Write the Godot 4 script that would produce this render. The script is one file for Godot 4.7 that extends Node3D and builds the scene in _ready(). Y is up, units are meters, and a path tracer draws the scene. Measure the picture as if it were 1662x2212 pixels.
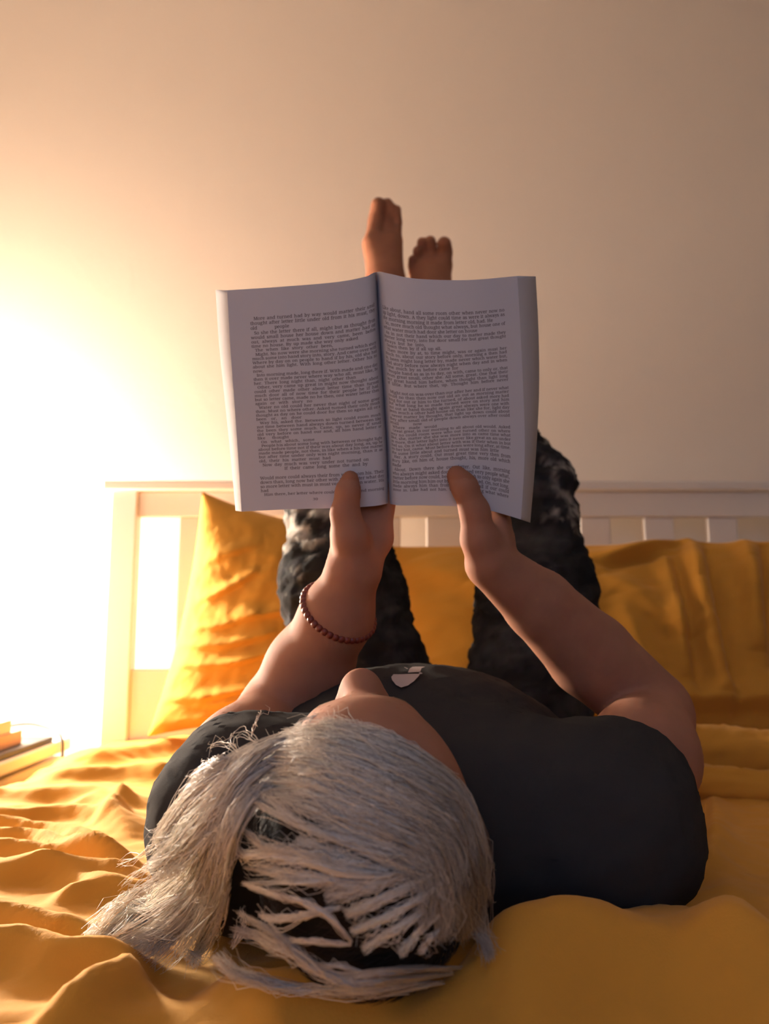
extends Node3D
# A reader lies on a bed with feet crossed in the air and holds up an open book; a lamp on the left lights the wall.

const BED := 0.57            # height of the top of the mattress
const FAR := -2.11            # the wall behind the headboard
const HEAD := Vector3(-0.012, 0.695, -0.615)

var rng := RandomNumberGenerator.new()
var noise := FastNoiseLite.new()
var used := {}
var M := {}

# ---------------------------------------------------------------- names, labels
func numbered(called: String) -> String:
	if not used.has(called):
		used[called] = 0
		return called
	used[called] += 1
	return "%s_%03d" % [called, used[called]]

func thing(called: String, label: String, category: String, at := Vector3.ZERO, group := "") -> Node3D:
	var o := Node3D.new()
	o.name = numbered(called)
	add_child(o)
	o.position = at
	o.set_meta("label", label)
	o.set_meta("category", category)
	if group: o.set_meta("group", group)
	return o

func part(called: String, mesh: Mesh, m: Material, parent: Node3D) -> MeshInstance3D:
	var o := MeshInstance3D.new()
	o.name = called
	o.mesh = mesh
	o.material_override = m
	parent.add_child(o, true)
	return o

func structure(called: String, mesh: Mesh, m: Material, label: String) -> MeshInstance3D:
	var o := part(called, mesh, m, self)
	o.set_meta("kind", "structure")
	o.set_meta("label", label)
	return o

# ---------------------------------------------------------------- materials
func lin(r: float, g: float, b: float) -> Color:
	return Color(r, g, b).linear_to_srgb()

func mat(c: Color, rough := 0.8, spec := 0.5) -> StandardMaterial3D:
	var m := StandardMaterial3D.new()
	m.albedo_color = c
	m.roughness = rough
	m.metallic_specular = spec
	return m

func noise_normal(freq: float, strength: float, size := 512, octaves := 4) -> NoiseTexture2D:
	var n := FastNoiseLite.new()
	n.seed = 11
	n.frequency = freq
	n.fractal_octaves = octaves
	var t := NoiseTexture2D.new()
	t.width = size
	t.height = size
	t.seamless = true
	t.as_normal_map = true
	t.bump_strength = strength
	t.noise = n
	return t

func bump(m: StandardMaterial3D, t: Texture2D, scale: float, amount := 1.0) -> StandardMaterial3D:
	m.normal_enabled = true
	m.normal_texture = t
	m.normal_scale = amount
	m.uv1_triplanar = true
	m.uv1_scale = Vector3.ONE * scale
	return m

# ---------------------------------------------------------------- mesh helpers
func tool() -> SurfaceTool:
	var st := SurfaceTool.new()
	st.begin(Mesh.PRIMITIVE_TRIANGLES)
	return st

# a box with chamfered edges, between two corners, optionally turned
func add_box(st: SurfaceTool, lo: Vector3, hi: Vector3, c := 0.003, t := Transform3D.IDENTITY) -> void:
	var s := (hi - lo) * 0.5
	var mid := (hi + lo) * 0.5
	c = minf(c, minf(s.x, minf(s.y, s.z)) * 0.9)
	st.set_smooth_group(-1)
	var quads := []
	for axis in 3:
		for sg in [-1.0, 1.0]:
			var q := []
			for k in [[-1, -1], [1, -1], [1, 1], [-1, 1]]:
				var v := Vector3.ZERO
				v[axis] = sg * s[axis]
				v[(axis + 1) % 3] = k[0] * (s[(axis + 1) % 3] - c)
				v[(axis + 2) % 3] = k[1] * (s[(axis + 2) % 3] - c)
				q.append(v)
			quads.append(q)
	for axis in 3:
		var b := (axis + 1) % 3
		var d := (axis + 2) % 3
		for s1 in [-1.0, 1.0]:
			for s2 in [-1.0, 1.0]:
				var q := []
				for k in [[-1, 0], [1, 0], [1, 1], [-1, 1]]:
					var v := Vector3.ZERO
					v[axis] = k[0] * (s[axis] - c)
					v[b] = s1 * (s[b] - (0.0 if k[1] == 0 else c))
					v[d] = s2 * (s[d] - (c if k[1] == 0 else 0.0))
					q.append(v)
				quads.append(q)
	for sx in [-1.0, 1.0]:
		for sy in [-1.0, 1.0]:
			for sz in [-1.0, 1.0]:
				quads.append([Vector3(sx * s.x, sy * (s.y - c), sz * (s.z - c)), Vector3(sx * (s.x - c), sy * s.y, sz * (s.z - c)), Vector3(sx * (s.x - c), sy * (s.y - c), sz * s.z)])
	for q in quads:
		var m := Vector3.ZERO
		for v in q: m += v
		face(st, q, m, mid, t)

# a flat convex face, wound so that its front looks along «out»
func face(st: SurfaceTool, q: Array, out: Vector3, mid: Vector3, t: Transform3D) -> void:
	var n: Vector3 = (q[2] - q[0]).cross(q[1] - q[0])
	var flip := n.dot(out) < 0.0
	if flip: n = -n
	n = (t.basis * n).normalized()
	for i in range(1, q.size() - 1):
		for k in ([0, i + 1, i] if flip else [0, i, i + 1]):
			st.set_normal(n)
			st.add_vertex(t * (q[k] + mid))

func box(lo: Vector3, hi: Vector3, c := 0.003, t := Transform3D.IDENTITY) -> ArrayMesh:
	var st := tool()
	add_box(st, lo, hi, c, t)
	return st.commit()

# a surface of revolution round y; profile of (radius, height)
func lathe(profile: PackedVector2Array, n := 40) -> ArrayMesh:
	var st := tool()
	for i in profile.size():
		for k in n + 1:
			var a := TAU * k / n
			st.add_vertex(Vector3(cos(a) * profile[i].x, profile[i].y, sin(a) * profile[i].x))
	for i in profile.size() - 1:
		for k in n:
			var p := i * (n + 1) + k
			for v in [p, p + n + 1, p + 1, p + 1, p + n + 1, p + n + 2]: st.add_index(v)
	st.generate_normals()
	return st.commit()

# a tube along points with a radius each
func add_tube(st: SurfaceTool, at: int, pts: PackedVector3Array, r0: float, r1: float, n := 8) -> int:
	var side := Vector3.ZERO
	for i in pts.size():
		var d := (pts[mini(i + 1, pts.size() - 1)] - pts[maxi(i - 1, 0)]).normalized()
		if i == 0: side = d.cross(Vector3.UP if absf(d.y) < 0.9 else Vector3.RIGHT).normalized()
		side = (side - d * side.dot(d)).normalized()
		var up := d.cross(side)
		var r := lerpf(r0, r1, float(i) / (pts.size() - 1))
		for k in n:
			var a := TAU * k / n
			var nn := side * cos(a) + up * sin(a)
			st.set_normal(nn)
			st.add_vertex(pts[i] + nn * r)
	for i in pts.size() - 1:
		for k in n:
			var p := at + i * n + k
			var q := at + i * n + (k + 1) % n
			for v in [p, p + n, q, q, p + n, q + n]: st.add_index(v)
	return at + pts.size() * n

func spline(c: PackedVector3Array, steps: int) -> PackedVector3Array:
	var out := PackedVector3Array()
	var last := c.size() - 1
	for s in steps + 1:
		var t := float(s) / steps * last
		var i := mini(int(t), last - 1)
		out.append(c[i].cubic_interpolate(c[i + 1], c[maxi(i - 1, 0)], c[mini(i + 2, last)], t - i))
	return out

func arrays_mesh(v: PackedVector3Array, n: PackedVector3Array, ix: PackedInt32Array, uv = null, col = null) -> ArrayMesh:
	var a := []
	a.resize(Mesh.ARRAY_MAX)
	a[Mesh.ARRAY_VERTEX] = v
	a[Mesh.ARRAY_NORMAL] = n
	a[Mesh.ARRAY_INDEX] = ix
	if uv != null: a[Mesh.ARRAY_TEX_UV] = uv
	if col != null: a[Mesh.ARRAY_COLOR] = col
	var m := ArrayMesh.new()
	m.add_surface_from_arrays(Mesh.PRIMITIVE_TRIANGLES, a)
	return m

func normals_of(v: PackedVector3Array, ix: PackedInt32Array) -> PackedVector3Array:
	var n := PackedVector3Array()
	n.resize(v.size())
	for i in range(0, ix.size(), 3):
		var a := ix[i]
		var b := ix[i + 1]
		var c := ix[i + 2]
		var f := (v[c] - v[a]).cross(v[b] - v[a])
		n[a] += f
		n[b] += f
		n[c] += f
	for i in n.size(): n[i] = n[i].normalized()
	return n

# a grid of points (w across, h down) as a sheet; «flip» turns its front
func grid_index(w: int, h: int, flip := false, base := 0) -> PackedInt32Array:
	var ix := PackedInt32Array()
	for j in h - 1:
		for i in w - 1:
			var p := base + j * w + i
			if flip: ix.append_array(PackedInt32Array([p, p + w, p + 1, p + 1, p + w, p + w + 1]))
			else: ix.append_array(PackedInt32Array([p, p + 1, p + w, p + 1, p + w + 1, p + w]))
	return ix

# ---------------------------------------------------------------- bodies: a smooth union of tapered bones and eggs, meshed as surface nets
class Field:
	var kind := PackedInt32Array()       # 0 bone, 1 egg, 2 bone cut flat at its end, 3 egg taken away
	var a := PackedVector3Array()
	var d := PackedVector3Array()
	var inv := PackedFloat32Array()
	var ra := PackedFloat32Array()
	var dr := PackedFloat32Array()
	var k := PackedFloat32Array()
	var m: Array[Basis] = []

	func put(t: int, at: Vector3, along: Vector3, r0: float, r1: float, soft: float, b: Basis) -> void:
		kind.append(t)
		a.append(at)
		d.append(along)
		inv.append(1.0 / maxf(along.length_squared(), 1e-9))
		ra.append(r0)
		dr.append(r1 - r0)
		k.append(soft)
		m.append(b)

	func bone(p: Vector3, q: Vector3, r0: float, r1: float, soft := 0.02, cut := false) -> void:
		put(2 if cut else 0, p, q - p, r0, r1, soft, Basis())

	func chain(p: PackedVector3Array, r: PackedFloat32Array, soft := 0.01) -> void:
		for i in p.size() - 1: bone(p[i], p[i + 1], r[i], r[i + 1], soft)

	func egg(c: Vector3, r: Vector3, soft := 0.02, turn := Basis(), away := false) -> void:
		# maps world offsets to the unit sphere
		put(3 if away else 1, c, r, 0.0, maxf(r.x, maxf(r.y, r.z)), soft, Basis.from_scale(Vector3.ONE / r) * turn.transposed())

	func one(i: int, p: Vector3) -> float:
		var q := p - a[i]
		var t := kind[i]
		if t == 0 or t == 2:
			var s := q.dot(d[i]) * inv[i]
			var c := clampf(s, 0.0, 1.0)
			var dist := (q - d[i] * c).length() - (ra[i] + dr[i] * c)
			if t == 2: dist = maxf(dist, (s - 1.0) / sqrt(inv[i]))
			return dist
		var e := m[i] * q
		var k0 := e.length()
		var k1 := (m[i].transposed() * e).length()
		return k0 * (k0 - 1.0) / maxf(k1, 1e-6)

	func at(p: Vector3, ids: PackedInt32Array) -> float:
		var r := 1.0
		for i in ids:
			var v := one(i, p)
			if kind[i] == 3:
				v = -v
				var hh := maxf(k[i] - absf(r - v), 0.0) / k[i]
				r = maxf(r, v) + hh * hh * k[i] * 0.25
			else:
				var h := maxf(k[i] - absf(r - v), 0.0) / k[i]
				r = minf(r, v) - h * h * k[i] * 0.25
		return r

	func everything() -> PackedInt32Array:
		var ids := PackedInt32Array()
		for i in kind.size(): ids.append(i)
		return ids

# returns [vertices, normals, indices]
func net(f: Field, h: float) -> Array:
	var lo := Vector3.ONE * 1e9
	var hi := -lo
	for i in f.kind.size():
		if f.kind[i] == 3: continue
		var r: float = (f.ra[i] + maxf(f.dr[i], 0.0)) if f.kind[i] != 1 else f.dr[i]
		for p in ([f.a[i], f.a[i] + f.d[i]] if f.kind[i] != 1 else [f.a[i]]):
			lo = lo.min(p - Vector3.ONE * r)
			hi = hi.max(p + Vector3.ONE * r)
	lo -= Vector3.ONE * 3.0 * h
	hi += Vector3.ONE * 3.0 * h
	var bx := int(ceil((hi.x - lo.x) / (8.0 * h)))
	var by := int(ceil((hi.y - lo.y) / (8.0 * h)))
	var bz := int(ceil((hi.z - lo.z) / (8.0 * h)))
	var nx := bx * 8
	var ny := by * 8
	var nxy := nx * ny
	var g := PackedFloat32Array()
	g.resize(nxy * bz * 8)
	g.fill(1.0)
	var all := f.everything()
	var active := PackedInt32Array()
	var reach := 4.0 * h * sqrt(3.0)
	for z in bz:
		for y in by:
			for x in bx:
				var c := lo + Vector3(x * 8 + 3.5, y * 8 + 3.5, z * 8 + 3.5) * h
				var near := 1e9
				var ds := PackedFloat32Array()
				for i in all:
					var v := f.one(i, c)
					ds.append(v)
					if f.kind[i] != 3: near = minf(near, v)
				if near > reach * 1.3 + 0.03: continue
				var ids := PackedInt32Array()
				for i in all:
					if f.kind[i] == 3:
						if ds[i] < reach * 1.3 + 0.03: ids.append(i)
					elif ds[i] < maxf(near, -reach) + 2.6 * reach + f.k[i]: ids.append(i)
				var deep := f.at(c, ids) < -(reach * 1.6 + 0.03)
				if not deep: active.append_array(PackedInt32Array([x, y, z]))
				for kz in 8:
					for ky in 8:
						var p := (z * 8 + kz) * nxy + (y * 8 + ky) * nx + x * 8
						if deep:
							for kx in 8: g[p + kx] = -1.0
						else:
							var w := lo + Vector3(x * 8, y * 8 + ky, z * 8 + kz) * h
							for kx in 8:
								g[p + kx] = f.at(w, ids)
								w.x += h
	var verts := PackedVector3Array()
	var norms := PackedVector3Array()
	var cells := PackedInt32Array()
	var index := {}
	var nz := bz * 8
	for b in range(0, active.size(), 3):
		for kz in 8:
			var z := active[b + 2] * 8 + kz
			if z >= nz - 1: continue
			for ky in 8:
				var y := active[b + 1] * 8 + ky
				if y >= ny - 1: continue
				for kx in 8:
					var x := active[b] * 8 + kx
					if x >= nx - 1: continue
					var p := z * nxy + y * nx + x
					var v0 := g[p]
					var v1 := g[p + 1]
					var v2 := g[p + nx]
					var v3 := g[p + nx + 1]
					var v4 := g[p + nxy]
					var v5 := g[p + nxy + 1]
					var v6 := g[p + nxy + nx]
					var v7 := g[p + nxy + nx + 1]
					var s := int(v0 < 0.0) + int(v1 < 0.0) + int(v2 < 0.0) + int(v3 < 0.0) + int(v4 < 0.0) + int(v5 < 0.0) + int(v6 < 0.0) + int(v7 < 0.0)
					if s == 0 or s == 8: continue
					var grad := Vector3(v1 + v3 + v5 + v7 - v0 - v2 - v4 - v6, v2 + v3 + v6 + v7 - v0 - v1 - v4 - v5, v4 + v5 + v6 + v7 - v0 - v1 - v2 - v3) * 0.25
					var mean := (v0 + v1 + v2 + v3 + v4 + v5 + v6 + v7) * 0.125
					var off := -grad * mean / maxf(grad.length_squared(), 1e-12)
					off = off.clamp(Vector3.ONE * -0.5, Vector3.ONE * 0.5)
					index[p] = verts.size()
					verts.append(lo + (Vector3(x, y, z) + Vector3.ONE * 0.5 + off) * h)
					norms.append(grad.normalized())
					cells.append(p)
	var ix := PackedInt32Array()
	for p in cells:
		var v0 := g[p]
		for axis in 3:
			var e: int = [1, nx, nxy][axis]
			var u: int = [nx, nxy, 1][axis]
			var w: int = [nxy, 1, nx][axis]
			if (v0 < 0.0) == (g[p + e] < 0.0): continue
			if not (index.has(p - u) and index.has(p - w) and index.has(p - u - w)): continue
			var q0: int = index[p]
			var q1: int = index[p - u]
			var q2: int = index[p - u - w]
			var q3: int = index[p - w]
			if v0 < 0.0: ix.append_array(PackedInt32Array([q0, q2, q1, q0, q3, q2]))
			else: ix.append_array(PackedInt32Array([q0, q1, q2, q0, q2, q3]))
	return [verts, norms, ix]

# ================================================================ the scene
func _ready() -> void:
	rng.seed = 7
	noise.seed = 5
	noise.frequency = 1.0
	camera_and_light()
	make_materials()
	room()
	bed()
	bedspread()
	pillows()
	nightstand()
	person()
	book()

func camera_and_light() -> void:
	var cam := Camera3D.new()
	cam.name = "camera"
	cam.position = Vector3(0, 0.85, 0)
	cam.rotation_degrees = Vector3(7.9, 0, 0)
	cam.near = 0.02
	cam.far = 50.0
	var lens := CameraAttributesPhysical.new()
	lens.frustum_focal_length = 12.0 / (1106.0 / 1703.0)
	lens.frustum_focus_distance = 0.74
	lens.frustum_near = 0.02
	lens.frustum_far = 50.0
	lens.exposure_aperture = 3.4
	cam.attributes = lens
	add_child(cam)
	cam.fov = rad_to_deg(2.0 * atan(1106.0 / 1703.0))
	cam.current = true
	var w := WorldEnvironment.new()
	w.name = "world"
	var e := Environment.new()
	var s := Sky.new()
	var pm := ProceduralSkyMaterial.new()
	pm.sky_top_color = Color(0.42, 0.55, 0.78)
	pm.sky_horizon_color = Color(0.66, 0.72, 0.82)
	pm.ground_bottom_color = Color(0.16, 0.16, 0.17)
	pm.ground_horizon_color = Color(0.4, 0.42, 0.45)
	s.sky_material = pm
	e.background_mode = Environment.BG_SKY
	e.sky = s
	e.background_energy_multiplier = 1.0
	e.tonemap_mode = Environment.TONE_MAPPER_LINEAR
	e.tonemap_exposure = 1.03
	e.sdfgi_enabled = true
	e.ssao_enabled = true
	e.ssil_enabled = true
	w.environment = e
	add_child(w)
	# cool fill light added at an assumed window behind the camera, for daylight
	var a := AreaLight3D.new()
	a.name = "window_fill_light"
	a.area_size = Vector2(1.3, 1.1)
	a.position = Vector3(-0.25, 1.55, 1.02)
	a.light_color = Color(0.58, 0.73, 1.0)
	a.light_energy = 0.50
	a.shadow_enabled = true
	add_child(a)

func make_materials() -> void:
	M.wall = bump(mat(lin(0.88, 0.77, 0.65), 0.92, 0.2), noise_normal(0.03, 3.0), 2.6, 0.10)
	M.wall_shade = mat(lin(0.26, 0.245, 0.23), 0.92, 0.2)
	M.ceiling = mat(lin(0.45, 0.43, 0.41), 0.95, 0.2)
	M.white_wood = mat(lin(0.80, 0.74, 0.67), 0.5)
	M.linen = bump(mat(lin(0.62, 0.30, 0.043), 0.85, 0.25), noise_normal(0.05, 4.0, 512, 3), 14.0, 0.3)
	M.linen.rim_enabled = true
	M.linen.rim = 0.5
	M.linen.rim_tint = 0.45
	M.mattress = mat(lin(0.7, 0.68, 0.64), 0.9)
	M.skin = bump(mat(Color.WHITE, 0.7, 0.25), noise_normal(0.03, 3.0, 512, 4), 10.0, 0.15)
	M.skin.vertex_color_use_as_albedo = true
	M.skin.subsurf_scatter_enabled = true
	M.skin.subsurf_scatter_strength = 0.15
	M.shirt = bump(mat(lin(0.036, 0.0355, 0.035), 0.95, 0.15), noise_normal(0.06, 4.0, 512, 3), 16.0, 0.3)
	M.jeans = bump(mat(Color.WHITE, 0.95, 0.15), noise_normal(0.06, 5.0, 512, 3), 14.0, 0.4)
	M.jeans.vertex_color_use_as_albedo = true
	M.stubble = mat(Color.WHITE, 0.8, 0.15)
	M.stubble.vertex_color_use_as_albedo = true
	M.hair = mat(Color.WHITE, 0.38, 0.5)
	M.hair.backlight_enabled = true
	M.hair.backlight = Color(0.5, 0.5, 0.5)
	M.hair.vertex_color_use_as_albedo = true
	M.eye = mat(lin(0.62, 0.56, 0.52), 0.25)
	M.iris = mat(lin(0.05, 0.06, 0.06), 0.25)
	M.print = mat(lin(0.42, 0.36, 0.34), 0.9)
	M.bead = mat(lin(0.15, 0.022, 0.012), 0.45)
	M.paper = mat(lin(0.52, 0.51, 0.52), 0.9, 0.2)
	M.cover = mat(lin(0.04, 0.025, 0.05), 0.75, 0.2)
	M.cord = mat(lin(0.04, 0.04, 0.045), 0.5)
	M.floor = bump(mat(lin(0.22, 0.13, 0.07), 0.5), noise_normal(0.02, 3.0), 1.0, 0.2)

func wall_with_hole(lo: Vector3, hi: Vector3, hlo: Vector3, hhi: Vector3) -> ArrayMesh:
	var st := tool()
	add_box(st, lo, Vector3(hlo.x, hi.y, hi.z), 0.001)
	add_box(st, Vector3(hhi.x, lo.y, lo.z), hi, 0.001)
	add_box(st, Vector3(hlo.x, lo.y, lo.z), Vector3(hhi.x, hlo.y, hi.z), 0.001)
	add_box(st, Vector3(hlo.x, hhi.y, lo.z), Vector3(hhi.x, hi.y, hi.z), 0.001)
	return st.commit()

func room() -> void:
	structure("wall_far", box(Vector3(-1.5, 0, FAR - 0.12), Vector3(2.4, 2.85, FAR), 0.001), M.wall, "cream plaster wall behind the bed, lit by the lamp")
	structure("wall_left", box(Vector3(-1.62, 0, FAR - 0.12), Vector3(-1.5, 2.85, 1.22), 0.001), M.wall, "cream wall on the lamp side of the room")
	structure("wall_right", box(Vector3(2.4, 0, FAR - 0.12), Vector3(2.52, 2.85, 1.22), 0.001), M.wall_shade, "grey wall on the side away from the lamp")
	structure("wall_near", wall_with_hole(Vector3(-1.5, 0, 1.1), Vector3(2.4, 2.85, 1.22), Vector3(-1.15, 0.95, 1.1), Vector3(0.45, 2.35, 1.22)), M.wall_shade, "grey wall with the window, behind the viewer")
	structure("floor", box(Vector3(-1.62, -0.1, FAR - 0.12), Vector3(2.52, 0, 1.22), 0.001), M.floor, "dark wooden floor under the bed")
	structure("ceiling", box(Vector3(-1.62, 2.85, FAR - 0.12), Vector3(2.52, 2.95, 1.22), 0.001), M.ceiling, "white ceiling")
	var wn := structure("window_1", box(Vector3(-1.15, 0.95, 1.11), Vector3(0.45, 1.0, 1.21)), M.white_wood, "white window assumed behind the viewer")
	for q in [[-1.15, 1.0, -1.1, 2.3], [0.4, 1.0, 0.45, 2.3], [-1.15, 2.3, 0.45, 2.35], [-0.375, 1.0, -0.325, 2.3]]:
		part("frame", box(Vector3(q[0], q[1], 1.11), Vector3(q[2], q[3], 1.21)), M.white_wood, wn)
	var glass := mat(Color(1, 1, 1, 0.06), 0.02)
	glass.transparency = BaseMaterial3D.TRANSPARENCY_ALPHA
	for q in [[-1.1, -0.375], [-0.325, 0.4]]:
		part("pane", box(Vector3(q[0], 1.0, 1.16), Vector3(q[1], 2.3, 1.164), 0.0005), glass, wn)

func bed() -> void:
	# white wooden double bed with a slatted headboard
	var b := thing("bed", "white painted wooden bed whose slatted headboard stands against the wall", "bed", Vector3(0.185, 0, -1.96))
	var bf := -0.03
	part("top_rail", box(Vector3(-0.885, 1.172, -0.035), Vector3(0.885, 1.196, 0.035), 0.004), M.white_wood, b)
	for s in [-1.0, 1.0]:
		part("post", box(Vector3(s * 0.8325 - 0.0325, 0, -0.02), Vector3(s * 0.8325 + 0.0325, 1.172, 0.025), 0.003), M.white_wood, b)
	part("upper_rail", box(Vector3(-0.80, 1.108, bf + 0.015), Vector3(0.80, 1.172, 0.014), 0.003), M.white_wood, b)
	part("lower_rail", box(Vector3(-0.80, 0.56, bf + 0.015), Vector3(0.80, 0.735, 0.014), 0.003), M.white_wood, b)
	part("centre_stile", box(Vector3(-0.081, 0.735, -0.012), Vector3(0.081, 1.108, 0.008), 0.003), M.white_wood, b)
	for k in 4:
		for s in [-1.0, 1.0]:
			var x: float = s * (0.183 + 0.159 * k)
			part("slat", box(Vector3(x - 0.038, 0.735, -0.012), Vector3(x + 0.038, 1.108, 0.006), 0.003), M.white_wood, b)
	for s in [-1.0, 1.0]:
		part("side_rail", box(Vector3(s * 0.82 - 0.0125, 0.22, 0.025), Vector3(s * 0.82 + 0.0125, 0.42, 1.98), 0.003), M.white_wood, b)
		part("leg", box(Vector3(s * 0.815 - 0.03, 0, 1.96), Vector3(s * 0.815 + 0.03, 0.45, 2.02), 0.003), M.white_wood, b)
	part("foot_rail", box(Vector3(-0.8, 0.22, 1.97), Vector3(0.8, 0.45, 2.0), 0.003), M.white_wood, b)
	part("slatted_base", box(Vector3(-0.8, 0.29, 0.03), Vector3(0.8, 0.33, 1.96), 0.003), M.white_wood, b)
	var mt := part("mattress", box(Vector3(-0.62, 0.33, -1.925), Vector3(0.975, BED - 0.02, 0.0), 0.05), M.mattress, self)
	mt.set_meta("label", "thick pale mattress on the bed under the mustard bedspread")
	mt.set_meta("category", "mattress")

# ---------------------------------------------------------------- bedding
var folds := []      # [points, height, width on its far side, width on its near side]

func crease(points: Array, high: float, far_width: float, near_width: float) -> void:
	var c := PackedVector3Array()
	for p in points: c.append(Vector3(p.x, 0, p.y))
	folds.append([spline(c, 6 * (c.size() - 1)), high, far_width, near_width])

func bedspread() -> void:
	crease([Vector2(-0.7129, -1.1925), Vector2(-0.5502, -1.1756), Vector2(-0.4914, -1.2011), Vector2(-0.4452, -1.1953), Vector2(-0.3838, -1.1537), Vector2(-0.3083, -1.0452)], 0.0189, 0.033, 0.013199999999999998)
	crease([Vector2(-0.6845, -1.1466), Vector2(-0.5286, -1.1310), Vector2(-0.4848, -1.1184), Vector2(-0.4389, -1.0988), Vector2(-0.3655, -1.0332), Vector2(-0.2854, -0.9444)], 0.01755, 0.0198, 0.0096)
	crease([Vector2(-0.6414, -1.0766), Vector2(-0.4957, -1.0629), Vector2(-0.4490, -1.0517), Vector2(-0.3964, -1.0094), Vector2(-0.3264, -0.9558), Vector2(-0.2524, -0.9210)], 0.0189, 0.0198, 0.0096)
	crease([Vector2(-0.6043, -1.0166), Vector2(-0.4674, -1.0044), Vector2(-0.3894, -0.9791), Vector2(-0.3183, -0.9479), Vector2(-0.2487, -0.9171)], 0.01755, 0.0176, 0.010799999999999999)
	crease([Vector2(-0.5421, -0.9155), Vector2(-0.4198, -0.9056), Vector2(-0.3721, -0.9121), Vector2(-0.3206, -0.9105), Vector2(-0.2763, -0.8991), Vector2(-0.2392, -0.8834)], 0.0216, 0.0198, 0.013199999999999998)
	crease([Vector2(-0.5509, -0.9304), Vector2(-0.4061, -0.9204), Vector2(-0.3376, -0.8901), Vector2(-0.2944, -0.8662), Vector2(-0.2596, -0.8477)], 0.013500000000000002, 0.0176, 0.0096)
	crease([Vector2(-0.3337, -0.8224), Vector2(-0.3059, -0.8454), Vector2(-0.2706, -0.8524), Vector2(-0.2299, -0.8426)], 0.016200000000000003, 0.0242, 0.012)
	crease([Vector2(-0.4628, -0.7874), Vector2(-0.3720, -0.7802), Vector2(-0.3259, -0.7641), Vector2(-0.3033, -0.7508), Vector2(-0.2664, -0.7411), Vector2(-0.2367, -0.7379)], 0.01755, 0.0198, 0.010799999999999999)
	crease([Vector2(-0.4132, -0.7061), Vector2(-0.3324, -0.7003), Vector2(-0.2951, -0.6946), Vector2(-0.2660, -0.6797), Vector2(-0.2425, -0.6770), Vector2(-0.2136, -0.6797), Vector2(-0.1777, -0.6717)], 0.028350000000000004, 0.022000000000000002, 0.018)
	crease([Vector2(-0.2271, -0.5302), Vector2(-0.2200, -0.5613), Vector2(-0.2115, -0.5952), Vector2(-0.2010, -0.6315), Vector2(-0.1958, -0.6590), Vector2(-0.1794, -0.6711)], 0.027000000000000003, 0.0198, 0.018)
	crease([Vector2(-0.7950, -1.3257), Vector2(-0.5978, -1.3048), Vector2(-0.5094, -1.3048), Vector2(-0.4142, -1.2846), Vector2(-0.3407, -1.2306)], 0.0168, 0.04, 0.020999999999999998)
	crease([Vector2(-0.6248, -1.4303), Vector2(-0.5389, -1.4603), Vector2(-0.4309, -1.4870), Vector2(-0.3568, -1.4603)], 0.021599999999999998, 0.06, 0.027999999999999997)
	crease([Vector2(-0.6370, -1.5769), Vector2(-0.5445, -1.6761), Vector2(-0.4254, -1.8160), Vector2(-0.3219, -1.8160)], 0.026399999999999996, 0.07, 0.034999999999999996)
	crease([Vector2(-0.3924, -1.3084), Vector2(-0.4127, -1.2850), Vector2(-0.3845, -1.1197)], 0.012, 0.02, 0.0112)
	crease([Vector2(-0.4980, -1.2593), Vector2(-0.4412, -1.2593), Vector2(-0.3906, -1.1937), Vector2(-0.3567, -1.1715)], 0.012, 0.018, 0.0112)
	crease([Vector2(-0.0205, -0.5263), Vector2(0.0208, -0.5497), Vector2(0.0547, -0.5871), Vector2(0.0851, -0.6185), Vector2(0.1343, -0.6567), Vector2(0.1916, -0.6910), Vector2(0.2297, -0.7013), Vector2(0.2573, -0.6921), Vector2(0.2762, -0.6649), Vector2(0.2917, -0.6079), Vector2(0.3096, -0.5532), Vector2(0.3341, -0.5021)], 0.043, 0.035, 0.065)
	crease([Vector2(0.0437, -0.6193), Vector2(0.0583, -0.6299), Vector2(0.1002, -0.6330), Vector2(0.1657, -0.6440), Vector2(0.2311, -0.6489), Vector2(0.3263, -0.6472)], 0.026, 0.03, 0.05)
	crease([Vector2(-0.1418, -0.6606), Vector2(-0.1088, -0.6387), Vector2(-0.0782, -0.6190), Vector2(-0.0432, -0.6034), Vector2(-0.0003, -0.6090), Vector2(0.0368, -0.6176)], 0.022, 0.02, 0.04)
	crease([Vector2(0.0659, -0.5546), Vector2(0.1390, -0.6080), Vector2(0.2092, -0.6186), Vector2(0.3068, -0.6115)], 0.016, 0.03, 0.03)
	crease([Vector2(-0.1011, -0.5629), Vector2(-0.0579, -0.5874), Vector2(0.0223, -0.5938)], 0.014, 0.04, 0.03)
	crease([Vector2(-0.2053, -0.5563), Vector2(-0.1863, -0.5991), Vector2(-0.1514, -0.6418)], 0.01, 0.04, 0.03)
	crease([Vector2(0.3197, -0.8717), Vector2(0.3759, -0.9620), Vector2(0.4354, -1.0859), Vector2(0.5411, -1.3497)], 0.016, 0.012, 0.02)
	crease([Vector2(0.3399, -0.8080), Vector2(0.3822, -0.9393), Vector2(0.4480, -1.1004)], 0.01, 0.02, 0.03)
	crease([Vector2(0.5206, -1.3751), Vector2(0.5659, -1.3024), Vector2(0.7330, -1.3377)], 0.02, 0.03, 0.03)
	var x0 := -0.95
	var z0 := -1.93
	var cell := 0.0065
	var w := int(1.98 / cell)
	var h := int(1.92 / cell)
	var lift := PackedFloat32Array()
	lift.resize(w * h)
	for j in h:
		for i in w:
			var x := x0 + i * cell
			var z := z0 + j * cell
			lift[j * w + i] = 0.010 * noise.get_noise_2d(x * 3.1, z * 4.3) + 0.004 * noise.get_noise_2d(x * 8.0 + 9.0, z * 13.0) + 0.0012 * noise.get_noise_2d(x * 25.0, z * 40.0)
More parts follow.
